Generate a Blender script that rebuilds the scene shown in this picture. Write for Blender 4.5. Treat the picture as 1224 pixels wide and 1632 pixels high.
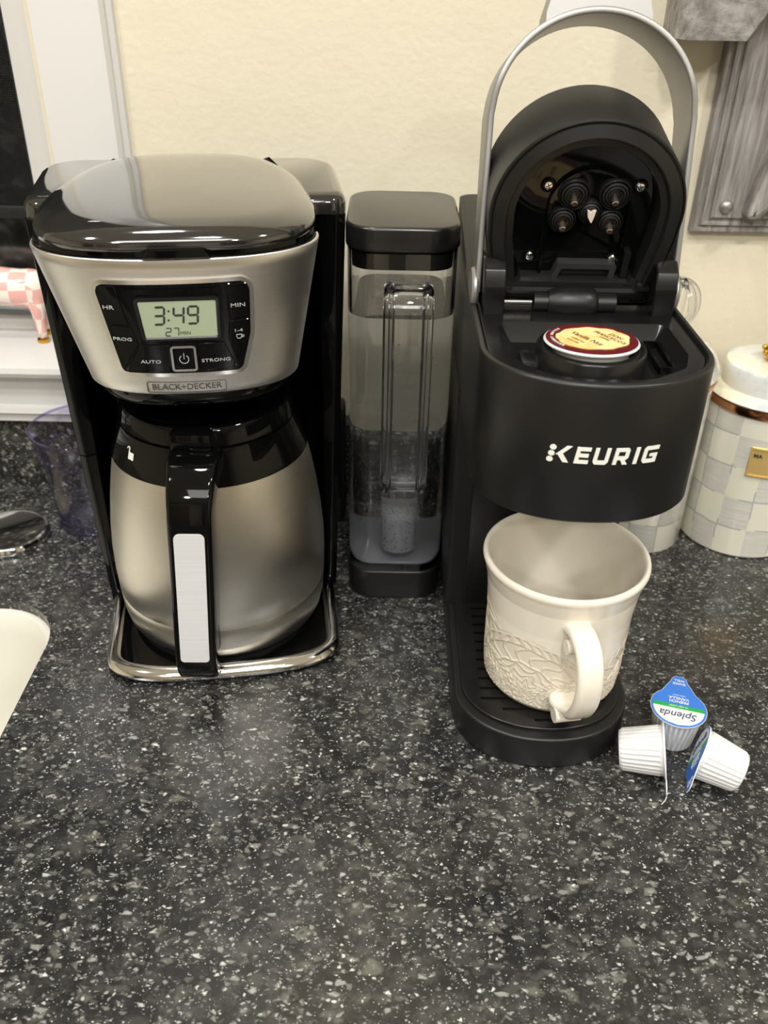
import bpy, bmesh, math, random
from mathutils import Vector, Matrix, Euler
random.seed(4)
for o in list(bpy.data.objects): bpy.data.objects.remove(o)
SC = bpy.context.scene; COL = SC.collection
PI = math.pi; rad = math.radians
sin, cos = math.sin, math.cos

# ------------------------------------------------------------ camera
cd = bpy.data.cameras.new('camera'); cam = bpy.data.objects.new('camera', cd); COL.objects.link(cam)
SC.camera = cam
cd.sensor_fit = 'VERTICAL'; cd.sensor_height = 32.64; cd.lens = 28.0      # 1400 px focal length on 1632 px
pitch = rad(32.302); roll = math.atan2(0.016413, 0.845084)
fwd = Vector((0, cos(pitch), -sin(pitch)))
up0 = Vector((0, sin(pitch), cos(pitch))); rt0 = Vector((1, 0, 0))
upv = up0*cos(roll) - rt0*sin(roll); rtv = rt0*cos(roll) + up0*sin(roll)
M3 = Matrix((rtv, upv, -fwd)).transposed()
cam.matrix_world = Matrix.Translation((0, 0, .48)) @ M3.to_4x4()
cd.clip_start = .01
cd.dof.use_dof = True; cd.dof.focus_distance = .58; cd.dof.aperture_fstop = 8.0
# ------------------------------------------------------------ world: night outside the window
W = bpy.data.worlds.new('world'); SC.world = W; W.use_nodes = True
W.node_tree.nodes['Background'].inputs[0].default_value = (.05, .06, .08, 1)
W.node_tree.nodes['Background'].inputs[1].default_value = .5
# ------------------------------------------------------------ lamps of the room and an added fill
def area(name, loc, size, power, col, rot=(0, 0, 0), shape='DISK', sy=None):
    l = bpy.data.lights.new(name, 'AREA'); l.shape = shape; l.size = size
    if sy: l.size_y = sy
    l.energy = power; l.color = col
    o = bpy.data.objects.new(name, l); COL.objects.link(o); o.location = loc; o.rotation_euler = rot
    return o
LC = (1, .982, .95)
CANS = [(-.85, -.15), (.1, -.45), (1.0, -.15), (-.6, -1.5), (.8, -1.5), (-.25, .38)]
for i, (x, y) in enumerate(CANS):
    area('ceiling_lamp', (x, y, 1.515), .16, 11.5 if i < 5 else 5, LC)
area('frontal_fill', (0, -1.1, 1.44), 1.0, 15, LC, shape='RECTANGLE', sy=.6)  # broad area light added for frontal fill
# ------------------------------------------------------------ colour management
vs = SC.view_settings
vs.view_transform = 'Standard'; vs.look = 'None'; vs.gamma = 1; vs.use_curve_mapping = False
vs.exposure = 0.2

# ============================================================ helpers
def lin(c):
    return tuple(((x/255)/12.92 if x/255 <= .04045 else ((x/255+.055)/1.055)**2.4) for x in c)+(1,)
def mat(name, rgb=(128, 128, 128), rough=.5, metal=0, spec=.5, trans=0, ior=1.45, coat=0, coatr=.05, aniso=0, sss=0):
    m = bpy.data.materials.new(name); m.use_nodes = True
    b = m.node_tree.nodes['Principled BSDF']
    b.inputs['Base Color'].default_value = lin(rgb)
    b.inputs['Roughness'].default_value = rough; b.inputs['Metallic'].default_value = metal
    b.inputs['Specular IOR Level'].default_value = spec; b.inputs['IOR'].default_value = ior
    b.inputs['Transmission Weight'].default_value = trans
    b.inputs['Coat Weight'].default_value = coat; b.inputs['Coat Roughness'].default_value = coatr
    b.inputs['Anisotropic'].default_value = aniso
    if sss:
        b.inputs['Subsurface Weight'].default_value = sss; b.inputs['Subsurface Radius'].default_value = (.004, .003, .002)
        b.inputs['Subsurface Scale'].default_value = 1
    return m
def N(m, t, **kw):
    n = m.node_tree.nodes.new(t)
    for k, v in kw.items():
        if k.startswith('i_'):
            n.inputs[k[2:].replace('_', ' ')].default_value = v
        else: setattr(n, k, v)
    return n
def LK(m, a, b): m.node_tree.links.new(a, b)
def BS(m): return m.node_tree.nodes['Principled BSDF']
def coords(m, scale=(1, 1, 1), src='Object'):
    t = N(m, 'ShaderNodeTexCoord'); mp = N(m, 'ShaderNodeMapping'); mp.inputs['Scale'].default_value = scale
    LK(m, t.outputs[src], mp.inputs['Vector']); return mp.outputs[0]
def ramp(m, src, stops, interp='LINEAR'):
    r = N(m, 'ShaderNodeValToRGB'); r.color_ramp.interpolation = interp
    e = r.color_ramp.elements
    while len(e) < len(stops): e.new(.5)
    for i, (p, c) in enumerate(stops):
        e[i].position = p; e[i].color = c if len(c) == 4 else lin(c)
    LK(m, src, r.inputs[0]); return r.outputs[0]
def bump(m, h, strength=.3, dist=.001):
    b = N(m, 'ShaderNodeBump'); b.inputs['Strength'].default_value = strength; b.inputs['Distance'].default_value = dist
    LK(m, h, b.inputs['Height']); LK(m, b.outputs[0], BS(m).inputs['Normal']); return b
def mathn(m, op, a, b=None):
    n = N(m, 'ShaderNodeMath', operation=op)
    for i, v in enumerate((a, b)):
        if v is None: continue
        if isinstance(v, (int, float)): n.inputs[i].default_value = v
        else: LK(m, v, n.inputs[i])
    return n.outputs[0]
def mixc(m, f, a, b):
    n = N(m, 'ShaderNodeMix', data_type='RGBA')
    if isinstance(f, (int, float)): n.inputs[0].default_value = f
    else: LK(m, f, n.inputs[0])
    for s, v in ((n.inputs[6], a), (n.inputs[7], b)):
        if isinstance(v, tuple): s.default_value = v
        else: LK(m, v, s)
    return n.outputs[2]

def tag(o, label=None, cat=None, group=None, kind=None):
    if label: o['label'] = label
    if cat: o['category'] = cat
    if group: o['group'] = group
    if kind: o['kind'] = kind
    return o
def empty(name, loc=(0, 0, 0), rz=0, label=None, cat=None, group=None, rot=None):
    o = bpy.data.objects.new(name, None); COL.objects.link(o); o.location = loc
    o.rotation_euler = rot if rot else (0, 0, rz); o.empty_display_size = .02
    return tag(o, label, cat, group)
def finish(name, me, m, parent=None, angle=35, world=False, label=None):
    o = bpy.data.objects.new(name, me); COL.objects.link(o)
    for mm in (m if isinstance(m, (list, tuple)) else [m]):
        me.materials.append(mm)
    for p in me.polygons: p.use_smooth = True
    me.set_sharp_from_angle(angle=rad(angle))
    if parent:
        o.parent = parent
        if world:
            r = parent
            while r.parent: r = r.parent
            mw = Matrix.Translation(r.location) @ r.rotation_euler.to_matrix().to_4x4()
            me.transform(mw.inverted())
    if label: o['label'] = label
    return o
def fromdata(name, vs_, fs, m, parent=None, angle=35, world=False, label=None, fix=True):
    me = bpy.data.meshes.new(name); me.from_pydata([tuple(v) for v in vs_], [], fs)
    if fix:
        bm = bmesh.new(); bm.from_mesh(me); bmesh.ops.remove_doubles(bm, verts=bm.verts, dist=1e-6)
        bmesh.ops.recalc_face_normals(bm, faces=bm.faces); bm.to_mesh(me); bm.free()
    me.update(); return finish(name, me, m, parent, angle, world, label)
def frombm(name, bm, m, parent=None, angle=35, world=False, label=None):
    me = bpy.data.meshes.new(name); bmesh.ops.recalc_face_normals(bm, faces=bm.faces); bm.to_mesh(me); bm.free()
    return finish(name, me, m, parent, angle, world, label)
class G:            # collects rings / faces for one mesh
    def __init__(s): s.v = []; s.f = []
    def loft(s, rings, cap0=True, cap1=True, closed=True, loop=False):
        b = len(s.v); n = len(rings[0])
        for r in rings: s.v += [tuple(p) for p in r]
        R = len(rings)
        for i in range(R if loop else R-1):
            for j in range(n if closed else n-1):
                k = (j+1) % n; i2 = (i+1) % R
                s.f.append((b+i*n+j, b+i*n+k, b+i2*n+k, b+i2*n+j))
        if cap0 and not loop: s.f.append(tuple(b+j for j in reversed(range(n))))
        if cap1 and not loop: s.f.append(tuple(b+(R-1)*n+j for j in range(n)))
        return s
    def box(s, x0, x1, y0, y1, z0, z1, bev=0, seg=2):
        bm = bmesh.new(); bmesh.ops.create_cube(bm, size=1)
        for v in bm.verts: v.co = Vector(((x0+x1)/2+v.co.x*(x1-x0), (y0+y1)/2+v.co.y*(y1-y0), (z0+z1)/2+v.co.z*(z1-z0)))
        if bev: bmesh.ops.bevel(bm, geom=bm.edges[:], offset=bev, segments=seg, profile=.5, affect='EDGES')
        return s.bm(bm)
    def bm(s, bm):
        b = len(s.v); bm.verts.index_update()
        s.v += [tuple(v.co) for v in bm.verts]; s.f += [tuple(b+v.index for v in f.verts) for f in bm.faces]
        bm.free(); return s
    def lathe(s, prof, c=(0, 0, 0), seg=64, cap0=True, cap1=True, M=None, fn=None):
        rings = []
        for r, z in prof:
            ring = []
            for k in range(seg):
                a = 2*PI*k/seg; rr = r*(fn(a, z) if fn else 1)
                p = Vector((rr*cos(a), rr*sin(a), z))
                if M: p = M @ p
                ring.append(p+Vector(c))
            rings.append(ring)
        return s.loft(rings, cap0, cap1)
    def sweep(s, path, sec, side, cap=True, closed=False):
        # path of points, sec(i) -> list of (a,b) offsets: a along side, b along normal
        n = len(path); P_ = [Vector(p) for p in path]; rings = []
        for i in range(n):
            if closed: t = (P_[(i+1) % n]-P_[i-1]).normalized()
            else: t = (P_[min(i+1, n-1)]-P_[max(i-1, 0)]).normalized()
            sd = Vector(side); sd = (sd-t*sd.dot(t)).normalized(); nn = t.cross(sd)
            rings.append([P_[i]+sd*a+nn*b for a, b in sec(i)])
        return s.loft(rings, cap, cap, loop=closed)
    def tube(s, path, r, seg=10, side=(0, 0, 1), cap=True, closed=False):
        # parallel transported circular tube
        P_ = [Vector(p) for p in path]; n = len(P_); rings = []; sd = None
        for i in range(n):
            if closed: t = (P_[(i+1) % n]-P_[i-1]).normalized()
            else: t = (P_[min(i+1, n-1)]-P_[max(i-1, 0)]).normalized()
            if sd is None:
                sd = Vector(side)
                if abs(sd.dot(t)) > .95: sd = Vector((1, 0, 0))
            sd = (sd-t*sd.dot(t)).normalized(); nn = t.cross(sd)
            rr = r(i/(n-1)) if callable(r) else r
            rings.append([P_[i]+sd*rr*cos(2*PI*k/seg)+nn*rr*sin(2*PI*k/seg) for k in range(seg)])
        return s.loft(rings, cap, cap, loop=closed)
    def prism(s, poly, M, h0, h1, bev=0):
        r = [[M @ Vector((x, y, h0)) for x, y in poly], [M @ Vector((x, y, h1)) for x, y in poly]]
        return s.loft(r)
    def obj(s, name, m, parent=None, angle=35, world=False, label=None, fix=True):
        return fromdata(name, s.v, s.f, m, parent, angle, world, label, fix)
def round_poly(pts, rs, seg=6):
    n = len(pts); out = []
    if isinstance(rs, (int, float)): rs = [rs]*n
    for i in range(n):
        p = Vector(pts[i]).to_2d(); a = Vector(pts[i-1]).to_2d(); b = Vector(pts[(i+1) % n]).to_2d(); r = rs[i]
        if r <= 0:
            out.append(tuple(p)); continue
        da = (a-p).normalized(); db = (b-p).normalized(); ang = da.angle(db)
        d = min(r/math.tan(ang/2), (a-p).length*.49, (b-p).length*.49); rr = d*math.tan(ang/2)
        c = p+(da+db).normalized()*(rr/sin(ang/2))
        s0 = p+da*d-c; s1 = p+db*d-c
        a0 = math.atan2(s0.y, s0.x); a1 = math.atan2(s1.y, s1.x); dd = (a1-a0+PI) % (2*PI)-PI
        for k in range(seg+1):
            t = a0+dd*k/seg; out.append((c.x+rr*cos(t), c.y+rr*sin(t)))
    return out
def rrect(a, b, r, seg=5, cx=0, cy=0):
    return [(x+cx, y+cy) for x, y in round_poly([(-a, -b), (a, -b), (a, b), (-a, b)], r, seg)]
def dens(poly, step=.003):
    out = []
    for i in range(len(poly)):
        a = Vector(poly[i]); b = Vector(poly[(i+1) % len(poly)]); k = max(1, int((b-a).length/step))
        out += [tuple(a.lerp(b, j/k)) for j in range(k)]
    return out
def inset(poly, d):
    n = len(poly); out = []
    A = sum(poly[i][0]*poly[(i+1) % n][1]-poly[(i+1) % n][0]*poly[i][1] for i in range(n))
    sg = 1 if A > 0 else -1
    for i in range(n):
        p = Vector(poly[i]); a = p-Vector(poly[i-1]); b = Vector(poly[(i+1) % n])-p
        if a.length < 1e-7: a = b
        if b.length < 1e-7: b = a
        na = Vector((-a.y, a.x)).normalized()*sg; nb = Vector((-b.y, b.x)).normalized()*sg
        m = (na+nb); 
        if m.length < 1e-5: m = na
        m.normalize(); k = max(.35, m.dot(na)); out.append(tuple(p+m*d/k))
    return out
def slab(g, poly, z0, z1, bev=0, top=True, bot=True, f=None, steps=4):
    """vertical slab of a 2d outline with rounded edges; f maps (x,y,z)"""
    f = f or (lambda x, y, z: (x, y, z)); L = []
    if bot and bev: L += [(bev*(1-sin(t*PI/2/steps)), z0+bev*(1-cos(t*PI/2/steps))) for t in range(steps+1)]
    else: L.append((0, z0))
    if top and bev: L += [(bev*(1-cos(t*PI/2/steps)), z1-bev*(1-sin(t*PI/2/steps))) for t in range(steps+1)]
    else: L.append((0, z1))
    rings = []
    for d, z in L:
        q = inset(poly, d) if d > 1e-7 else poly
        rings.append([f(x, y, z) for x, y in q])
    return g.loft(rings)
def boolean(name, base, cutter, m, parent, label=None, angle=35):
    """base, cutter: G objects in parent coordinates; returns base minus cutter as a mesh object"""
    a = base.obj('tmp_a', m); b = cutter.obj('tmp_b', m)
    md = a.modifiers.new('b', 'BOOLEAN'); md.operation = 'DIFFERENCE'; md.object = b; md.solver = 'EXACT'
    bpy.context.view_layer.update(); dg = bpy.context.evaluated_depsgraph_get()
    me = bpy.data.meshes.new_from_object(a.evaluated_get(dg)); me.materials.clear()
    bpy.data.objects.remove(a); bpy.data.objects.remove(b)
    return finish(name, me, m, parent, angle, False, label)
def text2d(s, size=1, bold=0, sx=1, shear=0, align='CENTER', spacing=1, extrude=0.0, res=3):
    c = bpy.data.curves.new('txt', 'FONT'); c.body = s; c.size = size; c.offset = bold; c.shear = shear
    c.align_x = align; c.align_y = 'CENTER'; c.space_character = spacing; c.resolution_u = res; c.fill_mode = 'FRONT'
    o = bpy.data.objects.new('txt', c); COL.objects.link(o); bpy.context.view_layer.update()
    me = bpy.data.meshes.new_from_object(o.evaluated_get(bpy.context.evaluated_depsgraph_get()))
    bpy.data.objects.remove(o)
    v = [(p.co.x*sx, p.co.y) for p in me.vertices]; f = [tuple(p.vertices) for p in me.polygons]
    bpy.data.meshes.remove(me); return v, f
def stamp(g, vf, mapper, h0, h1):
    """flat 2d mesh -> thin raised solid on a surface; mapper(x,y,h)"""
    v, f = vf; bm = bmesh.new(); vv = [bm.verts.new((x, y, 0)) for x, y in v]
    for q in f:
        try: bm.faces.new([vv[i] for i in q])
        except ValueError: pass
    bmesh.ops.remove_doubles(bm, verts=bm.verts, dist=1e-6)
    r = bmesh.ops.extrude_face_region(bm, geom=bm.faces[:])
    for e in r['geom']:
        if isinstance(e, bmesh.types.BMVert): e.co.z = 1
    for q in bm.verts: q.co = Vector(mapper(q.co.x, q.co.y, h1 if q.co.z > .5 else h0))
    return g.bm(bm)
def plate(g, poly, mapper, h0, h1, step=.006, bev=0):
    """raised polygon plate following a curved surface (cut into strips along x)"""
    polys = [(poly, h1)] if not bev else [(poly, h1-bev), (inset(poly, bev), h1)]
    bm = bmesh.new(); n = len(poly)
    rings = [[bm.verts.new((x, y, h0)) for x, y in poly]]
    for pl_, h in polys: rings.append([bm.verts.new((x, y, h)) for x, y in pl_])
    for a, b in zip(rings, rings[1:]):
        for i in range(n): bm.faces.new((a[i], a[(i+1) % n], b[(i+1) % n], b[i]))
    bm.faces.new(rings[-1]); bm.faces.new(list(reversed(rings[0])))
    x0 = min(p[0] for p in poly); x1 = max(p[0] for p in poly); k = int((x1-x0)/step)+1
    for i in range(1, k):
        x = x0+(x1-x0)*i/k
        bmesh.ops.bisect_plane(bm, geom=bm.verts[:]+bm.edges[:]+bm.faces[:], plane_co=(x, 0, 0), plane_no=(1, 0, 0), dist=1e-6)
    bmesh.ops.recalc_face_normals(bm, faces=bm.faces)
    for q in bm.verts: q.co = Vector(mapper(q.co.x, q.co.y, q.co.z))
    return g.bm(bm)
def ringplate(g, outer, inner, mapper, h0, h1):
    """frame between two outlines with the same number of points"""
    r = []
    for pl_, h in ((outer, h0), (outer, h1), (inner, h1), (inner, h0)): r.append([mapper(x, y, h) for x, y in pl_])
    return g.loft(r, loop=True)
def smooth_path(pts, n=8, closed=False):
    P_ = [Vector(p) for p in pts]; out = []; m = len(P_)
    rng = m if closed else m-1
    for i in range(rng):
        p0 = P_[i-1] if (i > 0 or closed) else P_[0]*2-P_[1]
        p1 = P_[i]; p2 = P_[(i+1) % m]
        p3 = P_[(i+2) % m] if (i+2 < m or closed) else P_[-1]*2-P_[-2]
        for k in range(n):
            t = k/n
            out.append(.5*((2*p1)+(p2-p0)*t+(2*p0-5*p1+4*p2-p3)*t*t+(3*p1-p0-3*p2+p3)*t**3))
    if not closed: out.append(P_[-1])
    return out

# ============================================================ materials
M_wall = mat('cream_wall_paint', (217, 209, 187), .55, spec=.3)
c = coords(M_wall); n1 = N(M_wall, 'ShaderNodeTexNoise', i_Scale=180, i_Detail=3); LK(M_wall, c, n1.inputs['Vector'])
n2 = N(M_wall, 'ShaderNodeTexNoise', i_Scale=22, i_Detail=2); LK(M_wall, c, n2.inputs['Vector'])
bump(M_wall, mathn(M_wall, 'ADD', n1.outputs[0], mathn(M_wall, 'MULTIPLY', n2.outputs[0], 2.0)), .35, .0012)
M_trim = mat('white_gloss_paint', (212, 211, 208), .32, spec=.5)
c = coords(M_trim, (1, 1, .25)); n1 = N(M_trim, 'ShaderNodeTexNoise', i_Scale=60, i_Detail=3); LK(M_trim, c, n1.inputs['Vector'])
bump(M_trim, n1.outputs[0], .15, .0006)
M_ceil = mat('ceiling_paint', (240, 238, 232), .8)
M_floor = mat('light_oak_floor', (214, 204, 188), .45)
M_roomdark = mat('dark_streak_cabinet', (46, 40, 36), .4)
M_roomwood = mat('tan_streak_door', (150, 118, 86), .5)
M_black = mat('matte_black_plastic', (19, 19, 19), .38, spec=.5)
c = coords(M_black); n1 = N(M_black, 'ShaderNodeTexNoise', i_Scale=2500, i_Detail=1); LK(M_black, c, n1.inputs['Vector'])
bump(M_black, n1.outputs[0], .1, .0002)
M_satin = mat('satin_black_plastic', (19, 19, 19), .25, spec=.5)
M_gloss = mat('gloss_black_plastic', (7, 7, 7), .05, spec=.28)
M_lidgloss = mat('polished_black_lid', (28, 27, 26), .075, spec=.9, coat=1, coatr=.05)
M_rubber = mat('black_rubber', (16, 16, 17), .5)
M_gray = mat('worn_dark_grey_plastic', (44, 44, 44), .35)
M_chrome = mat('chrome', (225, 225, 225), .06, 1)
M_silver = mat('silver_painted_metal', (158, 157, 154), .42, .75)
M_silverin = mat('silver_inner_face', (132, 130, 124), .38, .7)
def brushed(name, rgb, rough, sc, an, axis='Z'):
    m = mat(name, rgb, rough, 1, aniso=an)
    c = coords(m, sc); n = N(m, 'ShaderNodeTexNoise', i_Scale=1, i_Detail=2, i_Roughness=.5); LK(m, c, n.inputs['Vector'])
    LK(m, ramp(m, n.outputs[0], [(.25, (rough*.9,)*3+(1,)), (.75, (min(1, rough*1.12),)*3+(1,))]), BS(m).inputs['Roughness'])
    hi = lin(tuple(min(255, x+4) for x in rgb)); lo = lin(tuple(x-5 for x in rgb))
    LK(m, ramp(m, n.outputs[0], [(.3, lo), (.7, hi)]), BS(m).inputs['Base Color'])
    if an:
        t = N(m, 'ShaderNodeTangent', direction_type='RADIAL', axis=axis); LK(m, t.outputs[0], BS(m).inputs['Tangent'])
    bump(m, n.outputs[0], .02, .0001)
    return m
M_steel = brushed('brushed_steel', (226, 224, 220), .36, (5, 5, 2600), .6)
M_carafe = brushed('brushed_carafe_steel', (224, 219, 210), .34, (4, 4, 2600), .75)
M_plate = brushed('brushed_grip_steel', (240, 240, 242), .45, (6, 6, 1800), .0); BS(M_plate).inputs['Metallic'].default_value = .45
M_brightsteel = mat('bright_steel_edge', (235, 232, 226), .14, 1)
M_lcd = mat('lcd_green', (160, 172, 146), .35)
M_seg = mat('lcd_segment', (44, 52, 50), .5)
M_print = mat('light_grey_print', (178, 178, 176), .5)
M_white = mat('white_print', (222, 223, 214), .5)
M_logo = mat('dark_grey_engraving', (98, 95, 92), .4, .6)
M_clear = mat('clear_plastic', (250, 251, 253), .01, trans=1, ior=1.47)
M_water = mat('water', (250, 253, 255), .0, trans=1, ior=1.33)
M_purple = mat('lilac_clear_plastic', (226, 221, 246), .015, trans=1, ior=1.45)
def thin_glass(name, rgb, edge, ior=1.45, rough=.02):
    m = bpy.data.materials.new(name); m.use_nodes = True; nt = m.node_tree
    nt.nodes.remove(nt.nodes['Principled BSDF']); out = nt.nodes['Material Output']
    lw = N(m, 'ShaderNodeLayerWeight'); lw.inputs['Blend'].default_value = .5
    tr = N(m, 'ShaderNodeBsdfTransparent'); LK(m, ramp(m, lw.outputs['Facing'], [(.55, rgb), (.97, edge)]), tr.inputs[0])
    gl = N(m, 'ShaderNodeBsdfGlossy'); gl.inputs['Roughness'].default_value = rough
    fr = N(m, 'ShaderNodeMath', operation='MULTIPLY_ADD'); LK(m, mathn(m, 'POWER', mathn(m, 'MULTIPLY', lw.outputs['Facing'], 1.0), 3.5), fr.inputs[0])
    fr.inputs[1].default_value = .85; fr.inputs[2].default_value = .05
    mx = N(m, 'ShaderNodeMixShader'); LK(m, fr.outputs[0], mx.inputs[0]); LK(m, tr.outputs[0], mx.inputs[1]); LK(m, gl.outputs[0], mx.inputs[2])
    LK(m, mx.outputs[0], out.inputs[0]); return m
M_glass = thin_glass('window_glass', (250, 252, 252), (235, 240, 240))
M_tumbler = thin_glass('lilac_thin_plastic', (248, 247, 253), (202, 192, 238)); M_tumrim = thin_glass('lilac_thick_edge', (226, 221, 247), (180, 170, 226))
M_ceramic = mat('cream_glaze', (228, 221, 206), .16, spec=.5, coat=.4, coatr=.05)
M_filter = mat('speckled_filter_granules', (200, 202, 205), .5)
c = coords(M_filter); vo = N(M_filter, 'ShaderNodeTexVoronoi', i_Scale=900); LK(M_filter, c, vo.inputs['Vector'])
LK(M_filter, ramp(M_filter, vo.outputs['Color'], [(.10, (150, 152, 154)), (.28, (250, 251, 252))]), BS(M_filter).inputs['Base Color'])
M_sink = mat('cream_sink_surface', (214, 211, 200), .3)
M_gold = mat('polished_gold', (214, 168, 70), .18, 1)
M_rose = mat('rose_gold_rim', (176, 124, 88), .16, 1)
M_brass = mat('brass_plaque', (228, 196, 124), .42, .55)
M_creamer = mat('white_ribbed_plastic', (210, 210, 210), .32, sss=.15)
M_blue = mat('blue_foil_print', (60, 118, 205), .3, spec=.5)
M_green = mat('green_foil_print', (40, 160, 78), .3)
M_foilwhite = mat('white_foil_print', (216, 217, 217), .3)
M_navy = mat('navy_print', (34, 52, 92), .4)
M_maroon = mat('maroon_foil_print', (92, 26, 30), .3)
M_tan = mat('tan_foil_print', (232, 205, 142), .35)
c = coords(M_tan); n1 = N(M_tan, 'ShaderNodeTexNoise', i_Scale=90, i_Detail=4); LK(M_tan, c, n1.inputs['Vector'])
LK(M_tan, ramp(M_tan, n1.outputs[0], [(.35, (222, 186, 112)), (.6, (236, 212, 152))]), BS(M_tan).inputs['Base Color'])
M_brown = mat('brown_print', (92, 52, 24), .5)
M_foil = mat('foil_edge', (220, 220, 220), .25, .8)

# ---- dark speckled solid-surface counter
M_counter = mat('dark_speckled_counter', (50, 50, 50), .2, spec=.7)
m = M_counter; c0 = coords(m)
nz = N(m, 'ShaderNodeTexNoise', i_Scale=170, i_Detail=2); LK(m, c0, nz.inputs['Vector'])
vm = N(m, 'ShaderNodeVectorMath', operation='MULTIPLY_ADD')
LK(m, nz.outputs['Color'], vm.inputs[0]); vm.inputs[1].default_value = (.0032,)*3; LK(m, c0, vm.inputs[2])
cw = vm.outputs[0]
def chips(scale, keep, edge, rot, st=1.5):
    mp = N(m, 'ShaderNodeMapping'); mp.inputs['Rotation'].default_value = (0, 0, rot); mp.inputs['Scale'].default_value = (1, st, 1); LK(m, cw, mp.inputs[0])
    v = N(m, 'ShaderNodeTexVoronoi', i_Scale=scale, i_Randomness=1.0); LK(m, mp.outputs[0], v.inputs['Vector'])
    e = N(m, 'ShaderNodeTexVoronoi', feature='DISTANCE_TO_EDGE', i_Scale=scale, i_Randomness=1.0); LK(m, mp.outputs[0], e.inputs['Vector'])
    s = N(m, 'ShaderNodeSeparateColor'); LK(m, v.outputs['Color'], s.inputs[0])
    d = mathn(m, 'SUBTRACT', e.outputs['Distance'], mathn(m, 'MULTIPLY', s.outputs[1], edge))
    cl = N(m, 'ShaderNodeClamp'); LK(m, mathn(m, 'MULTIPLY', d, 4.5), cl.inputs[0])
    k = mathn(m, 'LESS_THAN', s.outputs[0], keep)
    return mathn(m, 'MULTIPLY', cl.outputs[0], k), s.outputs[2]
nb = N(m, 'ShaderNodeTexNoise', i_Scale=60, i_Detail=6, i_Roughness=.72); LK(m, c0, nb.inputs['Vector'])
col = ramp(m, nb.outputs[0], [(.32, (17, 17, 18)), (.5, (38, 38, 38)), (.68, (70, 69, 66))])
for sc_, keep, edge, rot, st, stops in (
        (88, .30, .28, .3, 1.4, [(.0, (48, 49, 47)), (1, (92, 91, 82))]),
        (150, .30, .30, 1.2, 1.5, [(.0, (40, 40, 39)), (.6, (92, 92, 86)), (1, (122, 121, 112))]),
        (260, .30, .34, 2.1, 1.3, [(.0, (24, 24, 25)), (.5, (80, 80, 78)), (1, (150, 150, 143))]),
        (190, .11, .42, .8, 1.7, [(.0, (104, 105, 100)), (.6, (150, 151, 146)), (1, (214, 213, 204))]),
        (370, .18, .30, 2.7, 1.4, [(.0, (90, 90, 86)), (.7, (150, 150, 145)), (1, (208, 208, 200))]),
        (1050, .07, .20, .5, 1.2, [(.0, (120, 120, 115)), (1, (200, 200, 194))])):
    mask, rv = chips(sc_, keep, edge, rot, st)
    col = mixc(m, mask, col, ramp(m, rv, stops))
LK(m, col, BS(m).inputs['Base Color'])
nr = N(m, 'ShaderNodeTexNoise', i_Scale=9, i_Detail=4); LK(m, c0, nr.inputs['Vector'])
LK(m, ramp(m, nr.outputs[0], [(.35, (.17,)*3+(1,)), (.7, (.3,)*3+(1,))]), BS(m).inputs['Roughness'])
nm = N(m, 'ShaderNodeTexNoise', i_Scale=900, i_Detail=2); LK(m, c0, nm.inputs['Vector']); bump(m, nm.outputs[0], .08, .0002)

# ---- grey weathered wood
def wood(name, sc):
    m = mat(name, (140, 136, 130), .6)
    c = coords(m, sc); n = N(m, 'ShaderNodeTexNoise', i_Scale=1, i_Detail=6, i_Roughness=.7, i_Distortion=.35); LK(m, c, n.inputs['Vector'])
    LK(m, ramp(m, n.outputs[0], [(.28, (82, 78, 74)), (.45, (126, 122, 118)), (.62, (158, 155, 151)), (.8, (186, 184, 180))]), BS(m).inputs['Base Color'])
    bump(m, n.outputs[0], .5, .0015); return m
M_wood = wood('weathered_grey_wood', (190, 190, 14)); M_woodx = wood('weathered_grey_wood_cross', (60, 160, 90))

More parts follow.
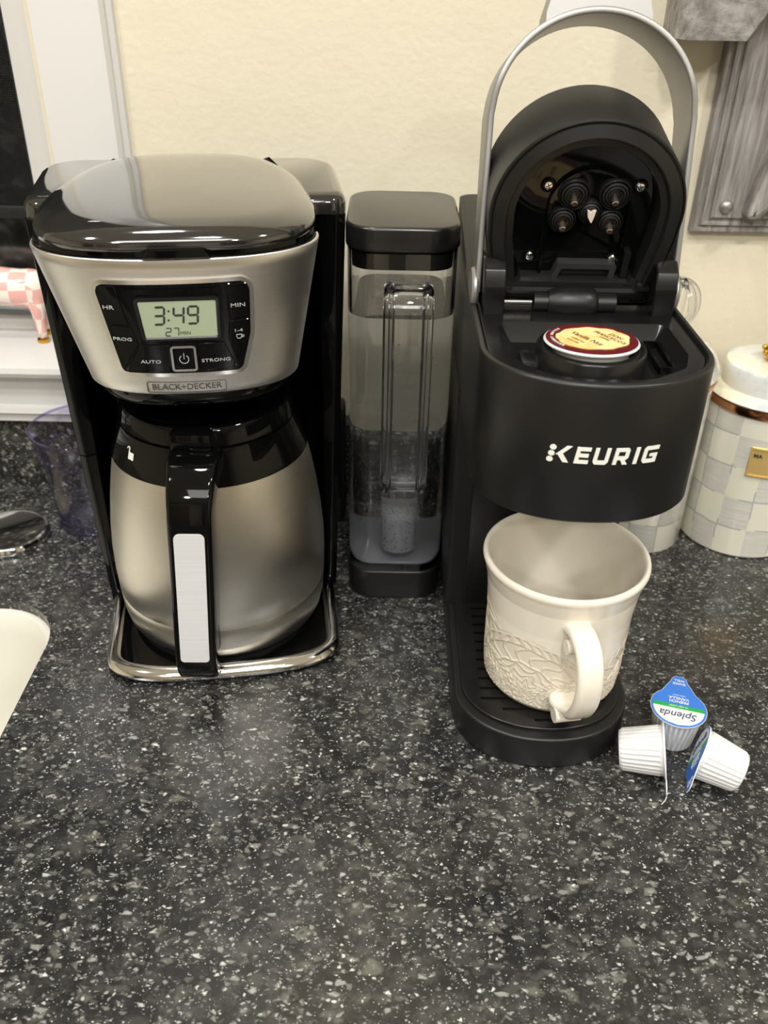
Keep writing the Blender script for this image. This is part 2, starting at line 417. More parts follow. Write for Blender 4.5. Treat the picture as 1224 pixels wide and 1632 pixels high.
# ---- hand painted checks of the canisters (angle x height)
def checks(name, nx, z0, dz, c1a, c1b, c2a, c2b, phase=0., line=None):
    m = mat(name, (230, 228, 215), .18, spec=.5, coat=.5, coatr=.04)
    t = N(m, 'ShaderNodeTexCoord'); s = N(m, 'ShaderNodeSeparateXYZ'); LK(m, t.outputs['Object'], s.inputs[0])
    a = mathn(m, 'ARCTAN2', s.outputs[1], s.outputs[0])
    nz = N(m, 'ShaderNodeTexNoise', i_Scale=28, i_Detail=2); LK(m, t.outputs['Object'], nz.inputs['Vector'])
    wob = mathn(m, 'MULTIPLY', mathn(m, 'SUBTRACT', nz.outputs[0], .5), .22)
    u = mathn(m, 'ADD', mathn(m, 'MULTIPLY', mathn(m, 'ADD', a, phase), nx/(2*PI)), wob)
    v = mathn(m, 'ADD', mathn(m, 'DIVIDE', mathn(m, 'SUBTRACT', s.outputs[2], z0), dz), wob)
    u = mathn(m, 'ADD', u, 100.0); v = mathn(m, 'ADD', v, 100.0)
    par = mathn(m, 'MODULO', mathn(m, 'ADD', mathn(m, 'FLOOR', u), mathn(m, 'FLOOR', v)), 2.0)
    br = N(m, 'ShaderNodeTexNoise', i_Scale=1, i_Detail=4, i_Roughness=.7)
    mp = N(m, 'ShaderNodeMapping'); mp.inputs['Scale'].default_value = (25, 25, 420); LK(m, t.outputs['Object'], mp.inputs[0]); LK(m, mp.outputs[0], br.inputs['Vector'])
    A_ = ramp(m, br.outputs[0], [(.35, c1a), (.65, c1b)])
    n3 = N(m, 'ShaderNodeTexNoise', i_Scale=14, i_Detail=1); LK(m, t.outputs['Object'], n3.inputs['Vector'])
    B_ = ramp(m, n3.outputs[0], [(.4, c2a), (.6, c2b)])
    col = mixc(m, mathn(m, 'GREATER_THAN', par, .5), B_, A_)
    if line:
        fu = mathn(m, 'ABSOLUTE', mathn(m, 'SUBTRACT', mathn(m, 'FRACT', u), .5)); fv = mathn(m, 'ABSOLUTE', mathn(m, 'SUBTRACT', mathn(m, 'FRACT', v), .5))
        e = mathn(m, 'GREATER_THAN', mathn(m, 'MAXIMUM', fu, fv), .478)
        nl = N(m, 'ShaderNodeTexNoise', i_Scale=30, i_Detail=1); LK(m, t.outputs['Object'], nl.inputs['Vector'])
        e = mathn(m, 'MULTIPLY', e, mathn(m, 'GREATER_THAN', nl.outputs[0], .47))
        col = mixc(m, mathn(m, 'MULTIPLY', e, .75), col, lin(line))
    LK(m, col, BS(m).inputs['Base Color']); return m
M_check = checks('grey_white_check_enamel', 13, .0, .031, (200, 199, 190), (216, 213, 203), (226, 224, 204), (230, 226, 212), .35, (150, 158, 164))
M_check2 = checks('grey_white_check_enamel_small', 10, .0, .032, (198, 197, 190), (216, 215, 205), (234, 230, 210), (236, 233, 222), .1, (180, 178, 160))
M_lidwhite = mat('painted_enamel_lid', (226, 228, 222), .12, coat=.6)
c = coords(M_lidwhite); n1 = N(M_lidwhite, 'ShaderNodeTexNoise', i_Scale=26, i_Detail=3); LK(M_lidwhite, c, n1.inputs['Vector'])
LK(M_lidwhite, ramp(M_lidwhite, n1.outputs[0], [(.36, (196, 206, 208)), (.5, (230, 231, 225)), (.66, (232, 226, 196))]), BS(M_lidwhite).inputs['Base Color'])
def pinkcheck():
    m = mat('pink_white_check_glaze', (240, 225, 215), .15, coat=.5)
    t = N(m, 'ShaderNodeTexCoord'); s = N(m, 'ShaderNodeSeparateXYZ'); LK(m, t.outputs['Object'], s.inputs[0])
    u = mathn(m, 'ADD', mathn(m, 'DIVIDE', s.outputs[0], .0165), 100.35); v = mathn(m, 'ADD', mathn(m, 'DIVIDE', s.outputs[2], .0145), 100.3)
    w = mathn(m, 'ADD', mathn(m, 'DIVIDE', s.outputs[1], .03), 100.5)
    par = mathn(m, 'MODULO', mathn(m, 'ADD', mathn(m, 'ADD', mathn(m, 'FLOOR', u), mathn(m, 'FLOOR', v)), mathn(m, 'FLOOR', w)), 2.0)
    LK(m, mixc(m, mathn(m, 'GREATER_THAN', par, .5), lin((240, 232, 220)), lin((236, 178, 170))), BS(m).inputs['Base Color']); return m
M_pink = pinkcheck()

# ============================================================ the room
WY = .818          # wall face
def struct(name, g, m, parent=None, label=None):
    o = g.obj(name, m, parent, angle=30, label=label); o['kind'] = 'structure'; return o
struct('floor', G().box(-2.2, 1.9, -2.7, 1.0, -.96, -.91), M_floor)
struct('ceiling', G().box(-2.2, 1.9, -2.7, .92, 1.53, 1.58), M_ceil)
struct('wall_left', G().box(-2.25, -2.2, -2.7, .92, -.91, 1.53), M_wall)
struct('wall_right', G().box(1.9, 1.95, -2.7, .92, -.91, 1.53), M_wall)
struct('wall_front', G().box(-2.2, 1.9, -2.75, -2.7, -.91, 1.53), M_wall)
WX0, WX1, WZ0, WZ1 = -1.35, -.30, .136, 1.25
g = G().box(WX1, 1.9, WY, .93, -.91, 1.53).box(-2.2, WX0, WY, .93, -.91, 1.53).box(WX0, WX1, WY, .93, -.91, WZ0).box(WX0, WX1, WY, .93, WZ1, 1.53)
struct('wall_back', g, M_wall)
# unseen door and dark cabinets, added so the steel reflects vertical streaks
struct('streak_door_1', G().box(-1.5, -.65, -2.70, -2.66, -.91, 1.13, .004), M_roomwood)
for x0, x1, h_, lb in ((.75, 1.5, 1.2, 'tall dark cabinet added to streak the steel reflections, against the far wall behind the viewer, nearest the right wall'), (-.16, .10, 1.25, 'tall dark cabinet added to streak the steel reflections, in the middle of the far wall behind the viewer'), (-2.1, -1.7, 1.2, 'narrow dark cabinet added to streak the steel reflections, against the far wall behind the viewer, nearest the left wall')):
    o = G().box(x0, x1, -2.69, -2.2, -.91, h_, .006).obj('streak_cabinet', M_roomdark); tag(o, lb, 'cabinet')
# window: casing, sash, glass
g = G()
prof = [(-.2905, .816), (-.2905, .8005), (-.286, .8000), (-.240, .8000), (-.2345, .8015), (-.2318, .806), (-.2318, .8105), (-.2275, .8125), (-.2265, .8185)]
def vprof(g, prof, z0, z1): return g.loft([[(x, y, z0) for x, y in prof], [(x, y, z1) for x, y in prof]])
vprof(g, prof, .150, 1.30); struct('trim_1', g, M_trim)
g = G().box(WX0-.06, WX0+.01, .800, .8185, .15, 1.30, .003); struct('trim_2', g, M_trim)
g = G().box(WX0-.06, -.2265, .800, .8185, 1.245, 1.32, .003); struct('trim_3', g, M_trim)
g = G()      # sill (stool) with a rounded nose
zs = .150
pr = [(.930, zs-.014), (.930, zs), (.772, zs), (.7665, zs-.003), (.765, zs-.008), (.7675, zs-.013), (.772, zs-.0145)]
g.loft([[(WX0-.08, y, z) for y, z in pr], [(-.216, y, z) for y, z in pr]]); struct('trim_4', g, M_trim)
g = G()      # apron with mouldings, right above the backsplash
pr = [(.8185, .135), (.776, .135), (.776, .131), (.783, .128), (.785, .120), (.785, .101), (.781, .099), (.779, .094), (.783, .091), (.785, .0905), (.785, .083), (.8185, .0805)]
g.loft([[(WX0-.06, y, z) for y, z in pr], [(-.222, y, z) for y, z in pr]]); struct('trim_5', g, M_trim)
win = empty('window_1', (-.82, .88, zs)); win['kind'] = 'structure'
GX = -.335
g = G()
for (a, b_, c_, d_) in ((GX, WX1, zs, 1.25), (WX0, WX0+.035, zs, 1.25), (WX0, WX1, zs, zs+.012), (WX0, WX1, 1.21, 1.25)):
    g.box(a, b_, .858, .888, c_, d_, .0015)
g.obj('sash', M_trim, win, world=True)
G().box(WX0+.035, GX, .870, .873, zs+.012, 1.21).obj('pane', M_glass, win, world=True)
M_screen = mat('insect_screen', (30, 31, 33), .7)
tx = N(M_screen, 'ShaderNodeTexCoord'); sp = N(M_screen, 'ShaderNodeSeparateXYZ'); LK(M_screen, tx.outputs['Object'], sp.inputs[0])
ga = mathn(M_screen, 'LESS_THAN', mathn(M_screen, 'FRACT', mathn(M_screen, 'MULTIPLY', sp.outputs[0], 520.0)), .22)
gb = mathn(M_screen, 'LESS_THAN', mathn(M_screen, 'FRACT', mathn(M_screen, 'MULTIPLY', sp.outputs[2], 520.0)), .22)
LK(M_screen, mathn(M_screen, 'MAXIMUM', ga, gb), BS(M_screen).inputs['Alpha'])
G().box(WX0+.03, -.343, .905, .9055, .262, 1.21).obj('screen', M_screen, win, world=True)
g = G().box(-.352, -.343, .898, .91, .15, 1.21, .001).box(WX0+.03, -.343, .898, .91, .252, .264, .001)
g.obj('screen_frame', M_gray, win, world=True)
# added, pale mottling stands in for pane reflections: a dim hedge-like bank
M_out = mat('pane_reflection_mottle', (52, 46, 40), .9)
c = coords(M_out, (3, 3, 1)); n1 = N(M_out, 'ShaderNodeTexNoise', i_Scale=6, i_Detail=5); LK(M_out, c, n1.inputs['Vector'])
LK(M_out, ramp(M_out, n1.outputs[0], [(.35, (24, 24, 27)), (.55, (92, 86, 84)), (.7, (190, 184, 180))]), BS(M_out).inputs['Base Color'])
g = G(); R_ = random.Random(8); rows = []
for i in range(41):
    rows.append([(-4+6*j/60, 2.2+.4*math.sin(j*.7+i*.9)+R_.uniform(-.08, .08), -.9+3.4*i/40) for j in range(61)])
g.loft(rows, False, False, closed=False); o = g.obj('backdrop', M_out, angle=60, fix=False); tag(o, 'dark hedge added outside the window, its pale mottling standing in for reflections in the pane', 'backdrop', kind='stuff')

# ceiling light trims so that every recessed lamp has its fitting
for i, (x, y) in enumerate(CANS):
    g = G().lathe([(.105, 1.526), (.105, 1.530), (.085, 1.530), (.085, 1.526)], (x, y, 0), 32, False, False)
    o = g.obj('light_ring', M_ceil, bpy.data.objects['ceiling'])

# ============================================================ counter, backsplash, sink
CX0, CX1, CY0, CY1, CT = -1.9, 1.9, .03, .7985, .038
SX0, SX1, SY0, SY1 = -.98, -.2735, .12, .603
hole = rrect((SX1-SX0)/2, (SY1-SY0)/2, .058, 12, (SX0+SX1)/2, (SY0+SY1)/2)
# right edge leans a little as in the photo
ct = empty('countertop', (0, .4, 0), label='dark grey speckled solid-surface countertop with white chips, under both coffee makers', cat='countertop')
base = G().box(CX0, CX1, CY0, WY, -CT, 0); cut = G(); slab(cut, hole, -CT-.01, .01)
o = boolean('slab', base, cut, M_counter, ct, angle=30); o.data.transform(Matrix.Translation((0, -.4, 0)))
g = G()      # rounded lip round the sink cut-out
N_ = 8; rings = []
for k in range(N_+1):
    t = PI/2*k/N_; q = inset(hole, -.006*(1-sin(t)) if k < N_ else 0); rings.append(None)
g2 = G(); q0 = inset(hole, 0)
sk = empty('sink', ((SX0+SX1)/2, (SY0+SY1)/2, -.18), label='cream undermount sink basin let into the dark counter at left', cat='sink')
g = G(); rings = []
for d, z in ((-.001, -.0095), (.004, -.0085), (.0055, -.010), (.008, -.03), (.012, -.10), (.018, -.165), (.03, -.18), (.06, -.186)):
    q = inset(hole, d); rings.append([(x, y, z) for x, y in q])
g.loft(rings, False, True); g.obj('basin', M_sink, sk, world=True, angle=60)
g = G().lathe([(.045, 0), (.045, .002), (.035, .003), (.02, -.001)], (-.6, .36, -.186), 40); g.obj('drain', M_chrome, sk, world=True)
bs = G()
pr = [(.7985, 0), (.7985, .0765), (.8005, .080), (WY, .080), (WY, 0)]
bs.loft([[(CX0, y, z) for y, z in pr], [(CX1, y, z) for y, z in pr]])
o = bs.obj('backsplash', M_counter); tag(o, 'low dark speckled backsplash along the wall behind the counter', 'backsplash')
o = G().lathe([(.0, 0), (.0375, 0), (.0385, .002), (.038, .0055), (.0362, .0080), (.0340, .0086), (.0325, .0080), (0, .0078)], (-.3615, .702, 0), 72, False, False).obj('sink_hole_cover', M_chrome)
tag(o, 'round polished chrome cover disc on the counter behind the sink', 'cover')

# ============================================================ black and steel drip coffee maker
cm = empty('coffee_maker', (-.1207, .5067, 0), rad(8.8), 'black drip coffee maker with brushed steel front, green clock display and glossy domed lid', 'coffee maker')
# base plate
def dsec(a, y0, b, yb, cx=0, n=2.3, k=28, z=None, ab=None):
    pts = []
    for i in range(k+1):
        t = -PI/2+PI*i/k; s_ = sin(t)
        pts.append((cx+a*math.copysign(abs(s_)**(2/n), s_), y0+b*(1-abs(cos(t))**(2/n))))
    ab = ab if ab else a
    pts.append((cx+ab, yb)); pts.append((cx-ab, yb))
    return pts if z is None else [(x, y, z) for x, y in pts]
bp = dsec(.0925, 0, .040, .215, n=3.0, ab=.098)
g = G(); rings = []
for d, z in ((.003, 0), (0, .003), (0, .0045)): rings.append([(x, y, z) for x, y in inset(bp, d)])
g.loft(rings); g.obj('base', M_gloss, cm)
g = G(); rings = []
for d, z in ((0, .0045), (-.0005, .007), (.0015, .0105), (.005, .0125), (.009, .0125), (.0105, .0115), (.0105, .0045)): rings.append([(x, y, z) for x, y in inset(bp, d)])
g.loft(rings, False, False); g.loft([rings[-1], rings[0]], False, False); g.obj('base_rim', M_chrome, cm, label='chrome rim round the base')
g = G(); slab(g, inset(bp, .0107), .0045, .0085); g.obj('base_tray', M_gloss, cm)
g = G().lathe([(0, .0085), (.0755, .0085), (.0750, .0115), (.068, .0125), (0, .0125)], (.001, .090, 0), 64, False, False); g.obj('warming_plate', M_satin, cm)
# housing: two side columns and the back wall
g = G()
def usec(z):
    t = z/.335; xo = .0975+.0105*t; yo = .112-.004*t; xi = .0885
    P_ = [(-xo, yo), (-xo+.006, yo-.004), (-xi, yo), (-xi, .18), (xi, .18), (xi, yo), (xo-.006, yo-.004), (xo, yo), (xo, .215), (-xo, .215)]
    return [(x, y, z) for x, y in round_poly(P_, [.003, .003, .002, .01, .01, .002, .003, .003, .012, .012], 4)]
g.loft([usec(z) for z in (.0045, .06, .1475)]); g.obj('lower_housing', M_gloss, cm, angle=50)
g = G(); g.loft([usec(z) for z in (.1485, .20, .26, .328)]); g.obj('upper_housing', M_gloss, cm, angle=50)
# shoulders
for s_ in (-1, 1):
    g = G()
    poly = [(s_*.074, .106), (s_*.1085, .106), (s_*.1095, .216), (s_*.050, .216), (s_*.060, .17)]
    if s_ < 0: poly = poly[::-1]
    poly = round_poly(poly, [.004, .012, .03, .004, .003] if s_ > 0 else [.003, .004, .03, .012, .004], 6)
    slab(g, poly, .328, .341, .008, bot=False, f=lambda x, y, z: (x, y, z+(y-.10)*.05 if z > .33 else z))
    g.obj('shoulder', M_lidgloss, cm, angle=40)
g = G().box(-.07, .07, .17, .2155, .326, .343, .005); g.obj('rear_cover', M_gloss, cm)
# head
ZB, ZT = .2405, .3315
def HP(z):
    t = (z-ZB)/(ZT-ZB); return .068+.0190*t, .010-.013*t, .046+.006*t, -.001-.003*t    # a, y0, b, cx
NS = 2.35
def head_y(x, z, off=0):
    a, y0, b, cx = HP(z); u = min(.9999, abs(x-cx)/a)
    return y0+b*(1-(1-u**NS)**(1/NS))
def HM(x, z, h):      # panel coordinates -> head surface, h outward
    y = head_y(x, z); e = .0008
    dx = (head_y(x+e, z)-head_y(x-e, z))/(2*e); dz = (head_y(x, z+e)-head_y(x, z-e))/(2*e)
    n = Vector((dx, -1, dz)).normalized()
    return Vector((x, y, z))+n*h
g = G(); rings = []
for z, d in ((ZB-.004, .006), (ZB, .0012), (ZT, .0012), (ZT+.0015, .0012), (.3365, .002)):
    a, y0, b, cx = HP(min(max(z, ZB), ZT)); q = dsec(a, y0, b, .175, cx, NS, 40)
    rings.append([(x, y, z) for x, y in inset(q, d)])
g.loft(rings); g.obj('head', M_gloss, cm)
# under lip and filter basket
g = G(); rings = []
for z, s_ in ((.2405, .995), (.2365, .985), (.232, .95), (.2285, .88), (.227, .78), (.2255, .6)):
    q = dsec(.0665*s_, .011+.05*(1-s_), .046*s_, .16, -.001, 2.3, 40); rings.append([(x, y, z) for x, y in q])
g.loft(rings); g.obj('brew_basket', M_gloss, cm, angle=50)
g = G().lathe([(.030, .2285), (.030, .219), (.026, .2165), (.012, .2155), (.0, .2155)], (.001, .088, 0), 40, True, False); g.obj('drip_spout', M_satin, cm)
# steel front band
g = G(); rings = []
zl = [ZB+.0002, ZB+.0012]+[ZB+(ZT-ZB)*i/12 for i in range(1, 12)]+[ZT-.0012, ZT-.0002]
for z in zl:
    a, y0, b, cx = HP(z); ed = .0006 if z in (zl[0], zl[-1]) else .0014
    q = dsec(a, y0, b, .2, cx, NS, 56)[:-2]; o_ = []
    q = inset(q+[(q[-1][0], .2), (q[0][0], .2)], -ed+.0002)[:-2]
    rings.append([(x, y, z) for x, y in q])
g.loft(rings, False, False, closed=False)
inner = []
for z in zl:
    a, y0, b, cx = HP(z); q = dsec(a, y0, b, .2, cx, NS, 56); q = inset(q, .0006)[:-2]; inner.append([(x, y, z) for x, y in q])
g.loft(inner, False, False, closed=False)
for A_, B_ in ((rings[0], inner[0]), (rings[-1], inner[-1])): g.loft([A_, B_], False, False, closed=False)
g.loft([[r[0] for r in rings], [r[0] for r in inner]], False, False, closed=False)
g.loft([[r[-1] for r in rings], [r[-1] for r in inner]], False, False, closed=False)
band = g.obj('front_band', M_steel, cm, angle=60, label='brushed steel front band')
# control panel
HMs = HM
def HM(x, z, h): return HMs(x, .3165-(.3165-z)*1.068, h)
pc = -.0058
PANEL = [(-.0445+pc, .3170), (.0440+pc, .3168), (.0425+pc, .292), (.0375+pc, .2615), (-.0365+pc, .2615)]
PANEL = [(-.0455+pc, .3165), (-.0365+pc, .2615), (.0360+pc, .2612), (.0425+pc, .285), (.0438+pc, .3168)]
pr_ = round_poly(PANEL, [.005, .004, .005, .02, .006], 6)
prd = dens(pr_)
g = G(); ringplate(g, inset(prd, -.0026), inset(prd, -.0001), HM, -.0010, .0024)
g.obj('panel_rim', M_brightsteel, cm, angle=50, label='bright polished rim round the control panel')
g = G(); plate(g, pr_, HM, .0006, .0019, .005); panel = g.obj('control_panel', M_gloss, cm, angle=20)
def btn(name, pts, r=.0008, h=.0026):
    g = G(); plate(g, round_poly([(x+pc, z) for x, z in pts], r, 2), HM, .0018, h, .005, .0004)
    return g.obj(name, M_gloss, panel, angle=20)
dl, dr = -.0315, .0290
btn('button', [(-.0442, .3155), (-.0398, .2925), (-.0285, .2920), (-.0335, .3158)])
btn('button', [(-.0395, .2915), (-.0356, .2640), (-.0245, .2800), (-.0283, .2910)])
btn('button', [(-.0345, .2626), (-.0075, .2622), (-.0070, .2800), (-.0238, .2800)])
btn('button', [(.0100, .2622), (.0330, .2630), (.0265, .2803), (.0100, .2803)])
btn('button', [(.0345, .2632), (.0418, .2840), (.0425, .2935), (.0305, .2930), (.0290, .2820)])
btn('button', [(.0305, .2940), (.0426, .2945), (.0428, .3155), (.0305, .3158)])
# display
D0 = [(-.0300, .3140), (-.0225, .2835), (.0268, .2835), (.0278, .3140)]
D0 = [(x+pc, z) for x, z in round_poly(D0, .0015, 3)]
g = G(); plate(g, D0, HM, .0018, .0024, .004); g.obj('display_bezel', M_gloss, panel, angle=20)
yl = head_y(pc, .295)-.0040
sl = (head_y(pc, .31)-head_y(pc, .28))/.03
def LM(x, z, h):
    z = .3165-(.3165-z)*1.068; return Vector((x+pc, yl+sl*(z-.295)+.0006-h, z))
LC_ = [(-.0215, .3068), (-.0195, .2850), (.0232, .2850), (.0238, .3068)]
g = G(); L2 = round_poly(LC_, .0006, 2); rings = [[LM(x, z, h) for x, z in inset(L2, d)] for d, h in ((-.0030, -.0075), (-.0022, .0006), (-.0009, .0008), (0, .0001), (0, -.002))]
g.loft(rings, False, False); g.obj('display_frame', M_satin, panel, angle=30)
g = G(); rings = [[LM(x, z, h) for x, z in L2] for h in (-.006, .0002)]; g.loft(rings); lcd = g.obj('lcd', M_lcd, panel, label='pale green clock display')
SEG = {'3': 'abgcd', '4': 'fgbc', '9': 'abcdfg', '2': 'abged', '7': 'abc'}
def digit(g, ch, cx, cz, w, h, t, sh=.12):
    def S(x0, z0, x1, z1):
        d = Vector((x1-x0, z1-z0)); L = d.length; d.normalize(); n = Vector((-d.y, d.x))*t/2; e = t*.55
        q = [(0, 0), (t/2, 1), (L-t/2, 1), (L, 0), (L-t/2, -1), (t/2, -1)]
        P_ = [Vector((x0, z0))+d*a+n*b for a, b in q]
        P_ = [(cx+p.x+sh*p.y, cz+p.y) for p in P_]
        g.loft([[LM(x, z, .00015) for x, z in P_], [LM(x, z, .00035) for x, z in P_]])
    w2, h2 = w/2, h/2; k = t*.12
    D = dict(a=(-w2+k, h2, w2-k, h2), b=(w2, h2-k, w2, k), c=(w2, -k, w2, -h2+k), d=(-w2+k, -h2, w2-k, -h2), e=(-w2, -k, -w2, -h2+k), f=(-w2, h2-k, -w2, k), g=(-w2+k, 0, w2-k, 0))
    for s_ in SEG[ch]: S(*D[s_])
g = G()
for ch, x in (('3', -.0100), ('4', .0014), ('9', .0098)): digit(g, ch, x, .2983, .0058, .0104, .0013)
for z in (.3010, .2955):
    g.loft([[LM(-.0044+.12*(z-.299)+.0007*cos(a*PI/3), z+.0007*sin(a*PI/3), h) for a in range(6)] for h in (.00015, .00035)])
for ch, x in (('2', -.0058), ('7', -.0012)): digit(g, ch, x, .2882, .0029, .0048, .0006)
stamp(g, text2d('MIN', .0030), lambda x, y, h: LM(x*1.2+.0042, y+.2872, h), .00015, .00035)
g.obj('digits', M_seg, lcd, angle=20, label='dark digits 3:49 and 27 MIN')
# printed words on the buttons
g = G()
for s_, x, z, sz in (('HR', -.0388, .3028, .0036), ('PROG', -.0335, .2833, .0031), ('AUTO', -.0187, .2690, .0032), ('STRONG', .0205, .2690, .0032), ('MIN', .0362, .3025, .0036), ('1-4', .0352, .2868, .0030)):
    stamp(g, text2d(s_, sz*.92, 0, 1.5), lambda X, Y, h, x=x, z=z: HM(X+x+pc, Y+z, h), .0022, .0028)
q = [(-.0017, .2844), (.0017, .2844), (.0015, .2824), (.0008, .2816), (-.0008, .2816), (-.0015, .2824)]
qq = [(x+.0355+pc, z) for x, z in q]; ringplate(g, qq, inset(qq, .00035), HM, .0022, .0028)
qq = [(x+.0377+pc, z) for x, z in ((-.0005, .2840), (.0008, .2836), (.0008, .2826), (-.0006, .2822))]; ringplate(g, qq, inset(qq, .0003), HM, .0022, .0028)
g.obj('lettering', M_print, panel, angle=20)
pw = rrect(.0077, .0083, .0022, 4, .0014+pc, .2712)
g = G(); ringplate(g, pw, inset(pw, .0014), HM, .0015, .0036); g.obj('power_button_frame', M_brightsteel, panel, angle=40, label='silver frame round the power button')
g = G(); plate(g, rrect(.0058, .0063, .001, 3, .0014+pc, .2712), HM, .0015, .0026, .005, .0005); pb = g.obj('power_button', M_gloss, panel)
g = G(); arc = [((.0014+pc)+.0030*sin(a), .2706+.0030*cos(a)) for a in [rad(35+290*i/16) for i in range(17)]]
arc2 = [((.0014+pc)+.0025*sin(a), .2706+.0025*cos(a)) for a in [rad(35+290*i/16) for i in range(17)]]
pl_ = arc+arc2[::-1]; g.f = []; 
for h in (.0028,):
    b0 = len(g.v); g.v += [HM(x, z, h) for x, z in arc]+[HM(x, z, h) for x, z in arc2]
    g.f += [(b0+i, b0+i+1, b0+17+i+1, b0+17+i) for i in range(16)]
plate(g, [(.0012+pc, .2708), (.0016+pc, .2708), (.0016+pc, .2745), (.0012+pc, .2745)], HM, .0024, .0029)
g.obj('power_symbol', M_print, pb)
# maker's badge
bc = -.0050; HM = HMs
bd = dens(rrect(.0246, .0040, .0014, 3, bc, .2468), .002)
g = G(); ringplate(g, bd, inset(bd, .00045), HM, .0012, .0018)
stamp(g, text2d('BLACK+DECKER', .0060, .00004, .98), lambda X, Y, h: HM(X+bc, Y+.2468, h), .0012, .0017)
g.obj('badge', M_logo, band, angle=20, label='engraved maker name in a rounded frame')
# lid
def lidout(s_=1, d=0):
    pts = []
    for i in range(72):
        t = 2*PI*i/72; sx, sy = sin(t), -cos(t); n = 3.5
        x = math.copysign(abs(sx)**(2/n), sx); y = math.copysign(abs(sy)**(2/n), sy)
        yy = .1+.1045*y; w = .0878-(.016*max(0, (yy-.06)/.145)**1.5 if yy > .06 else 0)
        pts.append((-.0035+(w-d)*x*s_+.002*max(0, y), .1+(.1045-d)*y*s_))
    return pts
g = G(); rings = []
for s_, d, z in ((1, .0015, .3355), (1, .0, .3365), (1, 0, .3395), (1, .0012, .3425), (1, .0042, .3462), (1, .010, .3492), (1, .018, .3506), (1, .034, .3517), (.7, .036, .3526), (.4, .036, .3531), (.1, .036, .3532)):
    rings.append([(x, y, z+.004*(y/.2)-.0105*(abs(x)/.09)**2*(1 if z > .345 else 0)*.25) for x, y in lidout(s_, d)])
g.loft(rings); lid = g.obj('lid', M_lidgloss, cm, angle=70)
g = G(); plate(g, [(-.0195, .3318), (.0195, .3318), (.0155, .3376), (-.0155, .3376)], lambda x, z, h: (x-.002, head_y(x-.002, ZT)-.0005-h, z), -.002, .0035, .006, .0008)
g.obj('lid_tab', M_gloss, lid)
# power cord
g = G(); pth = smooth_path([(.085, .213, .09), (.088, .224, .09), (.1105, .224, .11), (.1135, .214, .135), (.1135, .203, .12), (.1130, .203, .06), (.1130, .212, .012), (.10, .226, .0045), (.05, .232, .004), (-.05, .232, .004)], 10)
g.tube(pth, .0032, 8); g.obj('power_cord', M_rubber, cm, angle=60)

# ============================================================ thermal carafe standing in the coffee maker
CC = (.001, .090)
CW = Matrix.Translation((-.1207, .5067, 0)) @ Matrix.Rotation(rad(8.8), 4, 'Z')
cpos = CW @ Vector((CC[0], CC[1], .0126)); 
ca = empty('thermal_carafe', cpos, rad(8.8-7.5), 'brushed steel thermal carafe with black collar and handle, standing inside the drip coffee maker', 'carafe')
zo = -.0126
g = G().lathe([(0, .0126+zo), (.068, .0126+zo), (.0770, .0145+zo), (.0805, .0200+zo), (.0826, .030+zo), (.0838, .0455+zo), (.08355, .0459+zo), (.08355, .0462+zo), (.0839, .0470+zo), (.0846, .065+zo), (.0843, .085+zo), (.0828, .105+zo), (.0798, .128+zo), (.0765, .147+zo), (.0733, .162+zo), (.0725, .1655+zo)], (0, 0, 0), 128, False, True)
g.obj('body', M_carafe, ca, angle=40, label='brushed stainless steel body')
g = G().lathe([(.0725, .1645+zo), (.0738, .1655+zo), (.0732, .168+zo), (.0660, .189+zo), (.0650, .1910+zo), (.0600, .1915+zo)], (0, 0, 0), 96, True, True); col_ = g.obj('collar', M_gloss, ca, angle=40)
g = G().lathe([(.0635, .1920+zo), (.0648, .1930+zo), (.0626, .2035+zo), (.0610, .2055+zo), (.057, .2060+zo), (.053, .2040+zo), (.045, .2030+zo), (.0, .2030+zo)], (0, 0, 0), 96, True, False)
cl = g.obj('carafe_lid', M_gloss, ca, angle=35)
for k in range(10):
    g = G(); a = rad(-90+18+k*36); Mx = Matrix.Rotation(a, 4, 'Z')
    g.loft([[Mx @ Vector((.0615+dx, y_, z_)) for dx, y_ in ((-.002, -.0007), (.0032-.0018*zz, -.0007), (.0032-.0018*zz, .0007), (-.002, .0007))] for zz, z_ in ((0, .1935+zo), (1, .2030+zo))])
    g.obj('lid_rib', M_gloss, cl)
g = G().box(-.0145, .0145, -.070, -.050, .1920+zo, .2055+zo, .002); g.obj('pour_lever', M_gloss, cl)
# unlock pictogram on the collar
def colm(x, y, h):
    a = rad(-90-42)+x*.78/.068; z = .180+y*.78; r = .0732-(z-.168)*(.0077/.025)+h
    return Vector((r*cos(a), r*sin(a), z+zo))
g = G(); plate(g, [(-.0035, -.004), (.0035, -.004), (.0035, .0022), (-.0035, .0022)], colm, .0002, .0006, .002)
for pts in ([(-.0035, .0022), (-.0024, .0022), (-.0024, .006), (-.0035, .0068)], [(-.0024, .006), (-.0052, .006), (-.0056, .0068), (-.0035, .0068)], [(-.0056, .0068), (-.0068, .0045), (-.0060, .0045), (-.0048, .0062)]):
    plate(g, pts, colm, .0002, .0006, .01)
g.obj('lock_symbol', M_white, col_)
